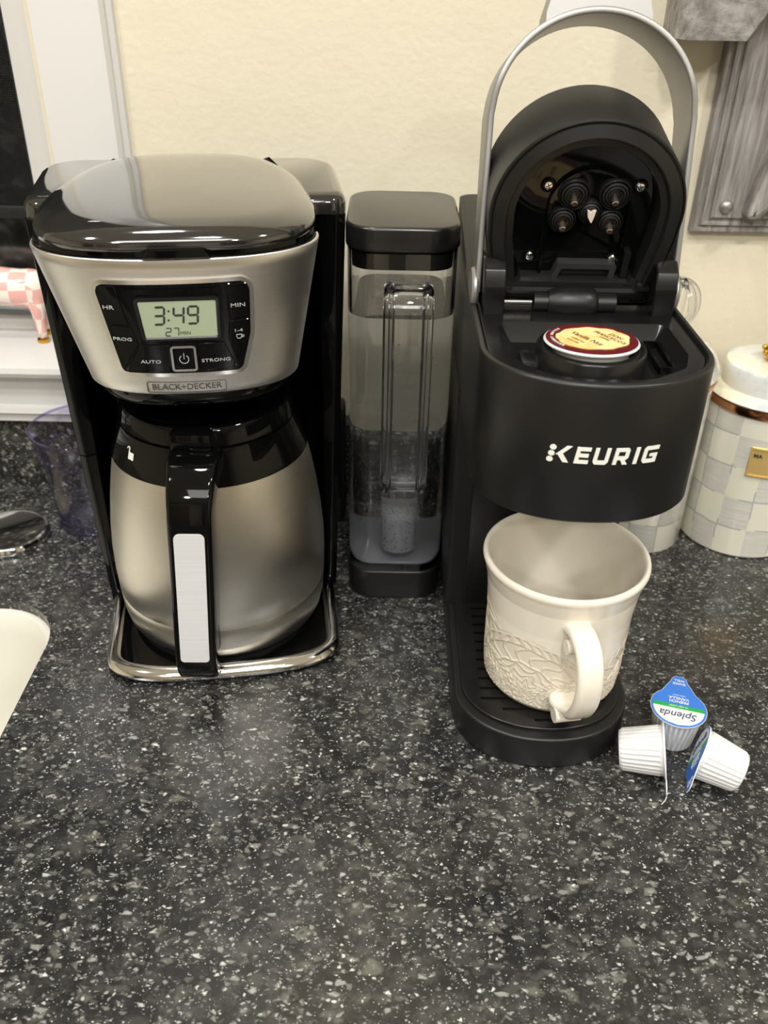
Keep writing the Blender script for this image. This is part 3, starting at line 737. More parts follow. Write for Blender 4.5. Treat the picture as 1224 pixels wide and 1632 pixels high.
# handle, pointing along local -Y
path = smooth_path([(0, -.062, .1850), (0, -.074, .1840), (0, -.0835, .1785), (0, -.0905, .1700), (0, -.0950, .1600), (0, -.0965, .146), (0, -.0968, .12), (0, -.0978, .085), (0, -.0990, .05), (0, -.0985, .035), (0, -.094, .027), (0, -.088, .0245)], 5)
path = [p+Vector((.002-.0085*max(0, .185-p.z)/.16, 0, zo-(.005*max(0, (.06-p.z)/.036)))) for p in path]; n_ = len(path)
def hsec(i):
    t = i/(n_-1); w = .0185-.0035*min(1, t/.35) if t < .9 else .015-.002*(t-.9)/.1
    th = .0085+.0015*min(1, t/.3); th = th*(1-.35*max(0, (t-.9)/.1)); return rrect(w, th, .0035, 4)
g = G().sweep(path, hsec, (1, 0, 0)); h_ = g.obj('handle', M_gloss, ca, angle=40)
g = G().box(-.009, .009, -.092, -.074, .030+zo, .056+zo, .004); g.obj('lower_bracket', M_satin, ca)
# steel inlay on the outer face of the handle
g = G()
def inl(x, z, h):
    y = -.0965 if z > .13 else -.0965-.0025*min(1, (.13-z)/.08)
    return Vector((x+.002-.0085*(.185-z)/.16, y-.0095-h-.0003, z+zo))
q = round_poly([(-.0105, .0385), (.0105, .0385), (.0105, .1500), (-.0105, .1500)], [.003, .003, .004, .004], 4)
plate_ = G(); r0 = []
bm = bmesh.new(); 
vv0 = [bm.verts.new((x, y, 0)) for x, y in q]; bm.faces.new(vv0)
for i in range(1, 12):
    bmesh.ops.bisect_plane(bm, geom=bm.verts[:]+bm.edges[:]+bm.faces[:], plane_co=(0, .0385+.0093*i, 0), plane_no=(0, 1, 0), dist=1e-6)
r = bmesh.ops.extrude_face_region(bm, geom=bm.faces[:])
for e in r['geom']:
    if isinstance(e, bmesh.types.BMVert): e.co.z = 1
for v_ in bm.verts: v_.co = inl(v_.co.x, v_.co.y, .0008 if v_.co.z > .5 else -.002)
frombm('handle_inlay', bm, M_plate, h_, angle=30, label='pale brushed steel inlay')

# ============================================================ water reservoir
RX, RY = .0098, .6725
rs = empty('water_reservoir', (RX, RY, 0), 0, 'clear water reservoir with matte black lid and base, standing between the two coffee makers', 'water reservoir')
def ro(a, b, r=.020): return rrect(a, b, r, 7)
g = G(); slab(g, ro(.0400, .0560), 0, .029, .002); g.obj('reservoir_base', M_black, rs)
g = G(); rings = []     # clear shell: outer skin then inner skin
prof = [(.000, .0295), (0, .036), (-.0002, .10), (-.0004, .2905), (-.0004, .3038), (.0022, .3038), (.0022, .2905), (.0026, .1), (.0030, .0360), (.006, .0335)]
for d, z in prof: rings.append([(x, y, z) for x, y in inset(ro(.0395, .0555), d)])
g.loft(rings); g.obj('tank', M_clear, rs, angle=50)
g = G(); rings = []
for d, z in ((.0058, .0334), (.0028, .0360), (.0024, .10), (.0020, .2550), (.0020, .2563)): rings.append([(x, y, z) for x, y in inset(ro(.0395, .0555), d)])
rings.append([(x, y, .2563) for x, y in inset(ro(.0395, .0555), .0038)])
g.loft(rings); g.obj('water', M_water, rs, angle=50)
g = G(); slab(g, ro(.0412, .0575, .022), .3045, .3225, .0028); rl = g.obj('reservoir_lid', mat('satin_black_cover', (22, 22, 22), .24, spec=.7), rs)
g = G(); slab(g, inset(ro(.0395, .0555), .0028), .2915, .3050, .001); g.obj('lid_plug', M_satin, rl)
# handle: clear open grip on the front of the tank
hx = .0048
path = smooth_path([(hx, -.0540, .280), (hx, -.066, .279), (hx, -.0735, .270), (hx, -.076, .255), (hx, -.0765, .22), (hx, -.0765, .18), (hx, -.076, .145), (hx, -.0735, .128), (hx, -.066, .119), (hx, -.0540, .117)], 6)
hw = []
def rsec(i): return [(a, b) for a, b in rrect(.0140, .0022, .0020, 3)]
g = G().sweep(path, rsec, (1, 0, 0)); 
for s_ in (-1, 1):
    pth = [p+Vector((s_*.0138, .0, 0)) for p in path]
    g.tube(pth, .0042, 12)
g.obj('grip', M_clear, rs, angle=50, label='clear open grip')
# filter column inside
g = G().lathe([(0, .0365), (.0140, .0365), (.0150, .040), (.0150, .104), (.0125, .108), (.0, .108)], (hx-.002, -.028, 0), 32, False, False); g.obj('filter_housing', M_clear, rs)
g = G().lathe([(0, .041), (.0118, .041), (.0118, .088), (0, .088)], (hx-.002, -.028, 0), 28, False, False); g.obj('filter_granules', M_filter, rs)
g = G(); slab(g, inset(ro(.0395, .0555), .0062), .0340, .0368, .0008); g.obj('tank_floor', mat('grey_translucent_plastic', (188, 189, 200), .2), rs)
# bubbles on the walls
g = G(); R_ = random.Random(3)
for k in range(90):
    z = .045+.195*R_.random(); x = R_.uniform(-.034, .034); r = R_.uniform(.00025, .0006)
    g.lathe([(r*.02, -r), (r*.7, -r*.7), (r, 0), (r*.7, r*.7), (r*.02, r)], (x, -.0555+.0038, z), 6, True, True)
o = g.obj('bubbles', mat('air_bubble', (255, 255, 255), .0, trans=1, ior=1.0/1.2), rs); o['kind'] = 'stuff'

# ============================================================ single-serve pod brewer
KX, KY = .1200, .4900
kb = empty('pod_brewer', (KX, KY, 0), 0, 'matte black single-serve pod brewer with its lid open and silver handle raised', 'pod brewer')
def kd(a, y0, b, yb, n=2.15, k=40, cx=0, rb=0.01):       # outline relative to root, y given in the room's frame
    pts = []
    for i in range(k+1):
        t = -PI/2+PI*i/k; s_ = sin(t)
        pts.append((cx+a*math.copysign(abs(s_)**(2/n), s_), y0-KY+b*(1-abs(cos(t))**(2/n))))
    n_ = 6
    for i in range(n_+1):
        t = PI/2*i/n_; pts.append((cx+a-rb+rb*cos(t), yb-KY-rb+rb*sin(t)))
    for i in range(n_+1):
        t = PI/2+PI/2*i/n_; pts.append((cx-a+rb+rb*cos(t), yb-KY-rb+rb*sin(t)))
    return pts
# foot
foot = kd(.0630, .4265, .054, .705, cx=-.0035)
g = G(); slab(g, foot, 0, .0275, .0022); g.obj('foot', M_black, kb, angle=40)
tray = kd(.0575, .4345, .048, .586, cx=-.0035, rb=.004)
base = G(); slab(base, tray, .0270, .0305, .0010); cut = G()
slots = []
for k in range(13):
    y = .4425+.0103*k; 
    u = (y-.4345)/.048; hw_ = .0575*math.sqrt(max(0, 1-(1-min(1, u))**2))*.86
    if k == 0: hw_ = .0085
    if k == 1: hw_ = .030
    hw_ = min(hw_, .0445)
    q = round_poly([(-.0035-hw_, y-KY-.00135), (-.0035+hw_, y-KY-.00135), (-.0035+hw_, y-KY+.00135), (-.0035-hw_, y-KY+.00135)], .0012, 2)
    slab(cut, q, .0285, .04)
boolean('drip_tray', base, cut, M_satin, kb, angle=30)
# column
g = G()
cp = round_poly([(-.0685, .575-KY), (-.0630, .575-KY), (.0560, .575-KY), (.0640, .575-KY), (.0640, .705-KY), (-.0685, .705-KY)], [.004, 0, 0, .004, .012, .012], 5)
g.loft([[(x, y, z) for x, y in cp] for z in (.026, .12, .22)]); g.obj('column', M_black, kb)
g = G().box(-.053, .050, .5735-KY, .580-KY, .030, .205, .001); g.obj('column_panel', M_satin, kb)
# head
hd = kd(.0672, .4265, .0545, .708, cx=0)
g = G(); rings = []
for d, z in ((.06, .2040), (.006, .2040), (.003, .2043), (.001, .2050), (0, .2065), (0, .2895), (.0006, .2910), (.0015, .2917), (.0035, .2918), (.0045, .2910), (.0050, .2890)):
    rings.append([(x, y, z) for x, y in inset(hd, d)])
g.loft(rings, False, False)
g.f.append(tuple(range(len(rings[0])))) ; head = g.obj('head', M_black, kb, angle=40)
# top deck with the sunken pod well
deck = inset(hd, .0052)
base = G(); slab(base, deck, .270, .2897, .0006); cut = G()
well = round_poly([(-.040, .4505-KY), (-.020, .4385-KY), (.024, .4385-KY), (.047, .4560-KY), (.0535, .476-KY), (.0535, .526-KY), (-.0535, .526-KY), (-.0535, .476-KY)], [.012, .015, .018, .012, .012, .008, .008, .012], 6)
rings = []
for d, z in ((.012, .2795), (.010, .2798), (.001, .2893), (0, .2901), (0, .30)): rings.append([(x, y, z) for x, y in inset(well, d)])
cut.loft(rings); boolean('deck', base, cut, M_satin, kb, angle=30)
g = G(); q = [(x, y) for x, y in round_poly([(.036, .470-KY), (.046, .470-KY), (.046, .512-KY), (.036, .512-KY)], .0015, 3)]
ringplate(g, q, inset(q, .002), lambda x, y, h: (x, y, h), .2792, .2840); g.obj('well_insert', M_gloss, head)
PCx, PCy = -.0050, .4690-KY
g = G().lathe([(.0308, .2700), (.0308, .2962), (.0300, .2974), (.0262, .2977), (.0240, .2965), (.0234, .275), (.02, .272)], (PCx, PCy, 0), 80, True, True)
g.obj('pod_holder', M_satin, kb, angle=40)
g = G().box(-.0445, -.030, .462-KY, .482-KY, .272, .2895, .003); g.obj('holder_clip', M_satin, kb)
# brand lettering on the head
def KM(x, z, h):
    u = min(.999, abs(x)/.0672); n = 2.15
    f_ = lambda q: .4265-KY+.0545*(1-(1-min(.9999, abs(q)/.0672)**n)**(1/n))
    e = .0005; dx = (f_(x+e)-f_(x-e))/(2*e); nn = Vector((dx, -1, 0)).normalized()
    return Vector((x, f_(x), z))+nn*h
g = G(); lz = .2490
def glyph(pts, x0, sc=1.0):
    q = [((x0+(x*.0070+y*.0012)*sc)*1.09+.0016, lz+.0004+(y-.5)*.0102) for x, y in pts]; plate(g, q, KM, -.0002, .0004, .003)
X0 = -.0235
def strokes(ch, x):
    t = .26; w = 1.0
    if ch == 'K':
        glyph([(.10, .42), (.75, 1.0), (1.12, 1.0), (.50, .45)], x); glyph([(.18, .50), (.50, .60), (1.12, 0), (.72, 0)], x)
    if ch == 'E':
        glyph([(0, 0), (.28, 0), (.28, 1), (0, 1)], x)
        for y in (0, .39, .78): glyph([(.27, y), (1.0 if y != .39 else .92, y), (1.0 if y != .39 else .92, y+.22), (.27, y+.22)], x)
    if ch == 'U':
        glyph([(0, .15), (.28, .15), (.28, 1), (0, 1)], x); glyph([(.82, .15), (1.1, .15), (1.1, 1), (.82, 1)], x)
        glyph([(0, .16), (.16, 0), (.94, 0), (1.1, .16), (.82, .24), (.28, .24)], x)
    if ch == 'R':
        glyph([(0, 0), (.28, 0), (.28, 1), (0, 1)], x); glyph([(.27, .78), (.96, .78), (1.06, .88), (.93, 1), (.27, 1)], x)
        glyph([(.78, .38), (1.06, .42), (1.06, .90), (.78, .80)], x); glyph([(.27, .28), (.90, .28), (1.06, .42), (.86, .50), (.27, .50)], x); glyph([(.50, .30), (.82, .30), (1.10, 0), (.74, 0)], x)
    if ch == 'I': glyph([(0, 0), (.28, 0), (.28, 1), (0, 1)], x)
    if ch == 'G':
        glyph([(0, .16), (.28, .24), (.28, .78), (0, .84)], x); glyph([(0, .84), (.28, .78), (1.12, .78), (1.12, 1), (.16, 1)], x)
        glyph([(0, .16), (.16, 0), (1.10, 0), (1.10, .22), (.28, .23)], x); glyph([(.82, .2), (1.10, .2), (1.10, .55), (.82, .55)], x); glyph([(.52, .38), (.83, .38), (.83, .55), (.52, .55)], x)
for ch, x in (('K', -.0262), ('E', -.0158), ('U', -.0066), ('R', .0036), ('I', .0142), ('G', .0186)): strokes(ch, x)
for dx, dz in ((-.0006, .0038), (-.0012, 0), (-.0018, -.0038)):
    cx_ = -.0272+dx+.0006; r_ = .0016
    plate(g, [(cx_+r_*1.1*cos(a*PI/8), lz+dz+r_*sin(a*PI/8)) for a in range(16)], KM, -.0002, .0004, .003)
g.obj('lettering', M_white, head, angle=20, label='white raised brand lettering')
# rear housing behind the lid
g = G(); q = round_poly([(-.0670, .566-KY), (.0670, .566-KY), (.0670, .707-KY), (-.0670, .707-KY)], [.003, .003, .012, .012], 5)
def rt(x, y, z):
    yy = y+KY; k = (z-.285)/.03; top = .292+.034*min(1, max(0, (yy-.568)/.10))
    return (x, y, .285 if z < .2851 else (top-.0035*(1-min(1, (z-.285)/.03)) if z < .315 else top))
slab(g, q, .285, .315, .003, bot=False, f=rt); g.obj('rear_housing', M_black, kb, angle=40)
# hinge posts
g = G()
for s_, xx in ((-1, -.0535), (1, .0535)):
    pp = [(.538, .285), (.538, .307), (.541, .317), (.549, .3225), (.566, .3225), (.572, .315), (.575, .285)]
    g = G(); poly = round_poly([(y-KY, z) for y, z in pp], .002, 2)
    g.loft([[(xx+d, y, z) for y, z in (inset(poly, .0008) if e else poly)] for d, e in ((-.0068, 1), (-.006, 0), (.006, 0), (.0068, 1))])
    g.obj('hinge_post', M_satin, kb)
# hinge barrel and axle
g = G()
Mx = Matrix.Rotation(PI/2, 4, 'Y')
HYb, HZb = .553-KY, .2945
g.lathe([(.0, -.017), (.0075, -.017), (.0095, -.0115), (.0105, -.006), (.0105, .006), (.0095, .0115), (.0075, .014), (0, .017)], (-.001, HYb-.004, HZb), 40, False, False, Mx)
g.lathe([(0, -.026), (.0062, -.026), (.0062, .026), (0, .026)], (-.001, HYb-.004, HZb), 24, False, False, Mx); g.obj('hinge_barrel', M_black, kb, angle=30)
g = G().lathe([(0, -.048), (.0016, -.048), (.0016, -.028), (0, -.028)], (0, HYb-.004, HZb), 14, False, False, Mx); g.obj('hinge_pin', M_chrome, kb, label='thin steel hinge pin')
# open lid : frame (x, u, w), u up the lid, w out of the face towards the viewer
lean = rad(14.5); HO = Vector((-.002, .5565-KY, .2960))
U_ = Vector((0, -sin(lean), cos(lean))); Wv = Vector((0, -cos(lean), -sin(lean)))
def LL(x, u, w): return HO+Vector((x, 0, 0))+U_*u+Wv*w
def lshape(d=0, k=48, u0=-.004):
    r = .0585-d; c_ = .0555; pts = []
    for i in range(k+1):
        t = PI*i/k; pts.append((r*cos(t), c_+r*sin(t)*1.0))
    bt = u0+d; 
    pts += [(-(.0578-d), .040), (-(.0555-d), .026), (-(.053-d), .012), (-(.0515-d), bt+.004), (-(.0495-d), bt), ((.0495-d), bt), ((.0515-d), bt+.004), ((.053-d), .012), ((.0555-d), .026), ((.0578-d), .040)]
    return pts
g = G(); rings = []
for d, w in ((.004, -.052), (.0012, -.0505), (0, -.047), (0, -.004), (0, 0), (.0012, .0006), (.0016, -.0006), (.0024, -.0006), (.0028, .0012), (.0092, .0040), (.0100, .0038), (.0112, .0012), (.0150, .0006), (.0158, -.002), (.0162, -.012)):
    rings.append([LL(x, u, w) for x, u in lshape(d)])
g.loft(rings, True, True); lid = g.obj('lid', M_black, kb, angle=32)
g = G(); plate_o = lshape(.0164)
g.loft([[LL(x, u, w) for x, u in plate_o] for w in (-.0118, -.0108)]); g.obj('lid_inner_cover', M_gloss, lid)
# raised U-shaped rib round the needles
nu = .056       # height of needle cluster
rib = []
for i in range(25):
    t = PI*i/24; rib.append((.0035+.0255*cos(t), nu+.001+.0245*sin(t)))
rib += [(-.0225, .02), (-.023, .0), (.029, .0), (.0290, .02)]
g = G(); ringplate(g, rib, inset(rib, .0022), LL, -.0112, -.0075); g.obj('needle_guard', M_gloss, lid, angle=50)
# screws
scr = G().lathe([(0, 0), (.0028, 0), (.0028, .0007), (.0022, .0015), (.0, .0018)], (0, 0, 0), 20, False, False)
for a in (0, PI/2):
    b = G()
for k, (x, u) in enumerate(((-.0235, .0700), (.0315, .0700), (-.0285, .0225), (.0245, .0215))):
    g = G(); q = LL(x, u, -.0108); Mr = Matrix((Vector((1, 0, 0)), U_, Wv)).transposed().to_4x4(); Mr.translation = q
    g.lathe([(.0042, 0), (.0046, .0006), (.0040, .0012), (.0034, .0004)], (0, 0, 0), 24, False, False, Mr)
    ms = G().lathe([(0, .0), (.0030, 0), (.0030, .0008), (.0023, .0016), (.0, .0019)], (0, 0, 0), 20, False, False, Mr)
    g.obj('screw_boss', M_gloss, lid)
    so = ms.obj('screw', M_chrome, lid)
    c2 = G()
    for a in (rad(25), rad(115)):
        R2 = Mr @ Matrix.Rotation(a, 4, 'Z'); c2.loft([[R2 @ Vector((x_, y_, w_)) for x_, y_ in ((-.0017, -.0003), (.0017, -.0003), (.0017, .0003), (-.0017, .0003))] for w_ in (.0008, .0021)])
    c2.obj('screw_slot', M_gray, so)
# needles with rubber bellows
for k, (x, u, r, tip) in enumerate(((-.0080, .0660, .0096, 0), (.0165, .0665, .0096, 0), (-.0125, .0495, .0082, 0), (.0165, .0485, .0082, 0), (.0035, .0550, .0072, 1))):
    Mr = Matrix((Vector((1, 0, 0)), U_, Wv)).transposed().to_4x4(); Mr.translation = LL(x, u, -.0108)
    g = G().lathe([(r, 0), (r, .0045), (r*.93, .0052), (r*.86, .0042), (r*.84, .0030), (r*.80, .0055), (r*.70, .0060), (r*.66, .0044), (r*.62, .0062), (r*.52, .0066), (r*.48, .0052), (r*.42, .0060), (r*.38, .0058), (r*.34, .0040)], (0, 0, 0), 40, False, True, Mr)
    nd = g.obj('nozzle', M_rubber, lid, angle=50)
    if tip:
        poly = [(-.0024, .0028), (-.0008, .0022), (.0, .0012), (.0010, .0026), (.0026, .0030), (.0022, .0), (.0012, -.0045), (.0006, -.0048), (-.0018, -.001)]
        g = G().loft([[Mr @ Vector((a*1.0, b*1.0, w)) for a, b in poly] for w in (.004, .0085)]); g.obj('needle', mat('pale_plastic_tip', (214, 200, 188), .4), nd)
    else:
        M2 = Mr @ Matrix.Rotation(rad(20), 4, 'X')
        g = G().lathe([(0, .002), (.0021, .002), (.0021, .0096), (.0017, .0100), (0, .0100)], (0, 0, 0), 20, False, False, M2); g.obj('needle', mat('needle_steel', (208, 190, 172), .3, 1), nd)
# bracket at the foot of the lid
g = G(); br = [(-.0190, -.004), (.0235, -.004), (.0265, .0215), (-.0110, .0215)]
ringplate(g, round_poly(br, .002, 3), round_poly(inset(br, .0035), .001, 3), LL, -.0115, -.0035)
pl_ = round_poly(inset(br, .003), .001, 3); g.loft([[LL(x, u, w) for x, u in pl_] for w in (-.0095, -.0085)])
g.obj('lid_bracket', M_gray, lid, angle=30, label='worn dark grey bracket frame')
for x0, x1 in ((-.0290, -.0195), (.0185, .0290)):
    g = G(); q = round_poly([(x0, -.0015), (x1, -.0015), (x1, .0050), (x0, .0050)], .0015, 3); g.loft([[LL(x, u, w) for x, u in q] for w in (-.011, -.002)])
    g.obj('bracket_ear', M_gray, lid)
for x0, x1, u0_, u1_, w in ((-.0475, -.0395, .0085, .0105, .006), (.0395, .0475, .0085, .0105, .006), (-.040, -.034, -.003, .010, .001), (.032, .038, -.003, .010, .001), (.0295, .0335, .012, .030, -.003), (-.046, -.040, .0225, .025, .000)):
    g = G(); q = [(x0, u0_), (x1, u0_), (x1, u1_), (x0, u1_)]; g.loft([[LL(x, u, ww) for x, u in q] for ww in (-.0115, w)])
    g.obj('lid_clip', M_satin, lid)
# silver lift handle (strap loop)
th = rad(13); piv = Vector((.0002, .566-KY, .3000)); HU = Vector((0, sin(th), cos(th))); HW = Vector((0, cos(th), -sin(th)))
hp = []
Rr = .0636
for i in range(9): hp.append((-.0630+.0022*(i/8), -.004+.104*i/8))
for i in range(1, 36):
    t = PI-PI*i/36; hp.append((.0602*cos(t), .100+.0560*sin(t)))
for i in range(9): hp.append((.0608+.0022*i/8, .100-.104*i/8))
path = [piv+Vector((x, 0, 0))+HU*u for x, u in hp]; n_ = len(path)
def ssec(i):
    t = abs(i/(n_-1)*2-1); w = .0210 if t < .55 else .0210-.0085*(t-.55)/.45
    return rrect(w, .0019, .0012, 3)
g = G().sweep(path, ssec, HW); hd_ = g.obj('lift_handle', M_silver, kb, angle=40, label='silver arched lift handle')
g = G()      # thumb tab on the crown
q = round_poly([(-.026, .1500), (.026, .1500), (.0215, .1585), (-.0215, .1585)], [.001, .001, .005, .005], 5)
q = round_poly([(-.033, .1520), (.033, .1520), (.0255, .1730), (-.0255, .1730)], [.001, .001, .008, .008], 5)
q = [(x/1000, .1005+.0565*math.sqrt(1-(x/60.2)**2)) for x in range(-31, 32, 2)]
q = q+[(x, u) for x, u in round_poly([(.031, .1555), (.0255, .1745), (-.0255, .1745), (-.031, .1555)], [0, .008, .008, 0], 6)]
rr_ = []
for d, w in ((.0, -.0120), (0, .0150)): rr_.append([piv+Vector((x, 0, 0))+HU*u+HW*w for x, u in inset(q, d)])
g.loft(rr_); g.obj('thumb_tab', M_silver, hd_, angle=40)
for s_ in (-1, 1):
    g = G().lathe([(0, -.0022), (.0125, -.0022), (.0135, -.0008), (.0135, .0008), (.0125, .0022), (0, .0022)], tuple(piv+Vector((s_*.0645, -.002, -.002))), 40, False, False, Mx); g.obj('pivot_disc', M_silver, hd_)

# ============================================================ coffee pod lying in the holder
pd = empty('coffee_pod', (KX+PCx-.0005, KY+PCy, .2984), 0, 'single-serve coffee pod with maroon and tan foil lid, seated in the open brewer', 'coffee pod', rot=(rad(-2.5), rad(0), 0))
g = G().lathe([(0, -.020), (.0185, -.020), (.0225, .000), (.0262, .0005), (.0268, .0014), (.0262, .0022), (0, .0022)], (0, 0, 0), 72, False, False); g.obj('cup', M_creamer, pd)
PM = lambda x, y, h: (x, y, h)
g = G().lathe([(0, .0021), (.0256, .0021), (.0256, .0026), (.0, .0030)], (0, 0, 0), 72, False, False); pf = g.obj('foil_lid', M_maroon, pd, label='maroon rimmed foil lid')
R_ = random.Random(5); q = []
for i in range(60):
    a = 2*PI*i/60; r = .0198+.0005*sin(9*a)+R_.uniform(-.0003, .0003)+.0009*sin(2*a+1); q.append((r*cos(a)+.0006, r*sin(a)*.98))
g = G().loft([[(x, y, h) for x, y in q] for h in (.0024, .0031)]); g.obj('label_field', M_tan, pf)
g = G(); ar = rad(-60)
def pt(s_, size, cx, cy, bold=0, sx=1, ang=ar):
    v, f = text2d(s_, size, bold, sx)
    stamp(g, ([(x*cos(ang)-y*sin(ang)+cx, x*sin(ang)+y*cos(ang)+cy) for x, y in v], f), PM, .0031, .00325)
pt('DON', .0045, .0140, .0026, .00003); pt("FRANCISCO'S", .0041, .0100, .0006, .00003); pt('COFFEE', .0022, .0068, -.0012); pt('Vanilla Nut', .0056, -.0030, -.0016, .00004)
pt('medium roast', .0019, -.0085, -.0040); pt('ground coffee', .0017, -.0115, -.0060)
g.obj('lettering', M_brown, pf)
g = G(); v, f = text2d('GOURMET COFFEE', .0021, .00004)
def ringtext(g, s_, size, R0, a0, step):
    for i, ch in enumerate(s_):
        if ch == ' ': continue
        v, f = text2d(ch, size, .00003); a = a0+step*i
        stamp(g, ([(-(R0+y)*sin(a)*-1*1+x*cos(a-PI/2)*0+ (x*-sin(a-PI/2)*0), 0) for x, y in v], f), PM, 0, 0) if False else stamp(g, ([((R0+y)*cos(a)+x*sin(a), (R0+y)*sin(a)-x*cos(a)) for x, y in v], f), PM, .0029, .0031)
ringtext(g, 'GOURMET COFFEE', .0022, .0222, rad(215), -rad(6)); g.obj('rim_lettering', M_white, pf)

# ============================================================ mug with carved lace relief
mg = empty('mug', (.1255, .4945, .0305), 0, 'cream glazed mug with carved lace pattern on its lower half, standing on the drip tray', 'mug')
def fan(a, z, ca_, cz, R):
    dx = (a-ca_)*.051; dz = z-cz; d = math.hypot(dx, dz)/R
    if d > 1: return None
    th_ = math.atan2(dz, dx)+.10*sin(d*16+a*3); d = d+.012*sin(th_*13+a*5); v = 0
    v += .8*math.exp(-((d-.975)/.022)**2)+.8*math.exp(-((d-.86)/.016)**2)
    if .875 < d < .96: v = max(v, .7 if sin(th_*34) > 0 else 0)
    if .58 < d < .85: v = max(v, math.exp(-((sin(th_*9.5+.5*sin(d*9)))/.26)**2)*.8)
    if d <= .58:
        v = max(v, .8*math.exp(-((d-.57)/.02)**2))
        k = d*9+ .9*abs(sin(th_*5)); v = max(v, .75*(max(0, cos(k*2*PI))**2))
    return v
FANS = [(-1.55-.62, .014, .050), (-1.57+1.15, .012, .044), (-3.35, .018, .056), (.9, .016, .050), (2.2, .014, .052)]
SM = [(-1.6, .010, .022), (-2.75, .008, .028), (-.85, .006, .020), (.25, .008, .026), (1.6, .008, .026), (3.0, .008, .03)]
def relief(a, z):
    best = None
    for s_ in (0, 2*PI, -2*PI):
        for ca_, cz, R in SM+FANS:
            v = fan(a+s_, z, ca_, cz, R)
            if v is not None: return v, 1
    # scalloped filling near the foot
    if z < .030:
        k = (z-.0)/.006; v = max(0, cos(2*PI*(k+.5*abs(sin(a*9)))))**2; return v*.7, 1
    return 0, 0
def mug_r(z):       # outer radius
    P_ = [(0, .0415), (.0015, .0455), (.006, .0485), (.02, .0497), (.045, .0500), (.07, .0508), (.09, .0528), (.101, .0556), (.104, .0566), (.106, .0568)]
    for (a, b), (c_, d) in zip(P_, P_[1:]):
        if z <= c_: return b+(d-b)*(z-a)/(c_-a)
    return P_[-1][1]
vs_, fs = [], []; NA, NZ = 640, 170
colr = []
for j in range(NZ+1):
    z = .104*(j/NZ)
    for i in range(NA):
        a = -PI+2*PI*i/NA; v, k = relief(a, z) if z > .003 else (0, 0)
        env = min(1, (z-.003)/.004) if z > .003 else 0
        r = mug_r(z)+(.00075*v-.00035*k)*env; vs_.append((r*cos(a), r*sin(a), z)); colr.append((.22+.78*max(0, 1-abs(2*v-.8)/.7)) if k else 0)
for j in range(NZ):
    for i in range(NA): fs.append((j*NA+i, j*NA+(i+1) % NA, (j+1)*NA+(i+1) % NA, (j+1)*NA+i))
# rim and inside
inn = [(.0568, .1055), (.0562, .1075), (.0548, .1085), (.0532, .1078), (.0520, .1055), (.0500, .098), (.0478, .08), (.0465, .05), (.0455, .015), (.043, .008), (.03, .0058), (.0, .0055)]
top = NZ*NA
for r, z in inn:
    b = len(vs_)
    for i in range(NA):
        a = -PI+2*PI*i/NA; vs_.append((r*cos(a), r*sin(a), z)); colr.append(0)
    for i in range(NA): fs.append((top+i, top+(i+1) % NA, b+(i+1) % NA, b+i))
    top = b
fs.append(tuple(reversed(range(NA))))
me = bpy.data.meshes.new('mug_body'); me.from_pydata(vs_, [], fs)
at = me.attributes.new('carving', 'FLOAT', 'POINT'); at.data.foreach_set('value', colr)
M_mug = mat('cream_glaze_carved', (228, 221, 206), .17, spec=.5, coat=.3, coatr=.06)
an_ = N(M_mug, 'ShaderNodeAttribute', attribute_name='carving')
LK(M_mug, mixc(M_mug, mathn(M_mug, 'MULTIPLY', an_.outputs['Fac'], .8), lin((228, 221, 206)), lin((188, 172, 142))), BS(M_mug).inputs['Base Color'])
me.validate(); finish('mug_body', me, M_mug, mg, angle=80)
# handle in the plane of azimuth ha
ha = rad(-80)
hd2 = Vector((cos(ha), sin(ha), 0)); hs = Vector((-sin(ha), cos(ha), 0))
pts = [(.044, .0800), (.050, .0830), (.060, .0850), (.0715, .0815), (.0790, .072), (.0820, .058), (.0800, .043), (.0735, .030), (.0640, .0225), (.0555, .0205), (.046, .0200)]
path = smooth_path([hd2*r+Vector((0, 0, z))-hs*.0075 for r, z in pts], 6); n_ = len(path)
def msec(i):
    t = i/(n_-1); w = .0088+.0030*math.exp(-((t-.93)/.08)**2)+.0015*math.exp(-((t)/.08)**2); return rrect(w, .0042, .0040, 5)
g = G().sweep(path, msec, hs); g.obj('handle', M_ceramic, mg, angle=80)
g = G().tube([hs*-.0085+hd2*.0575+Vector((0, 0, .0735))+hs*(-.0078), hs*-.0085+hd2*.0575+Vector((0, 0, .0735))+hs*.0070], .0052, 20)
g.obj('handle_curl', M_ceramic, mg, angle=50)
g = G().tube([hs*-.0085+hd2*.0590+Vector((0, 0, .0150))+hs*(-.0095), hs*-.0085+hd2*.0590+Vector((0, 0, .0150))+hs*.0085], .0058, 20)
g.obj('handle_curl', M_ceramic, mg, angle=50)

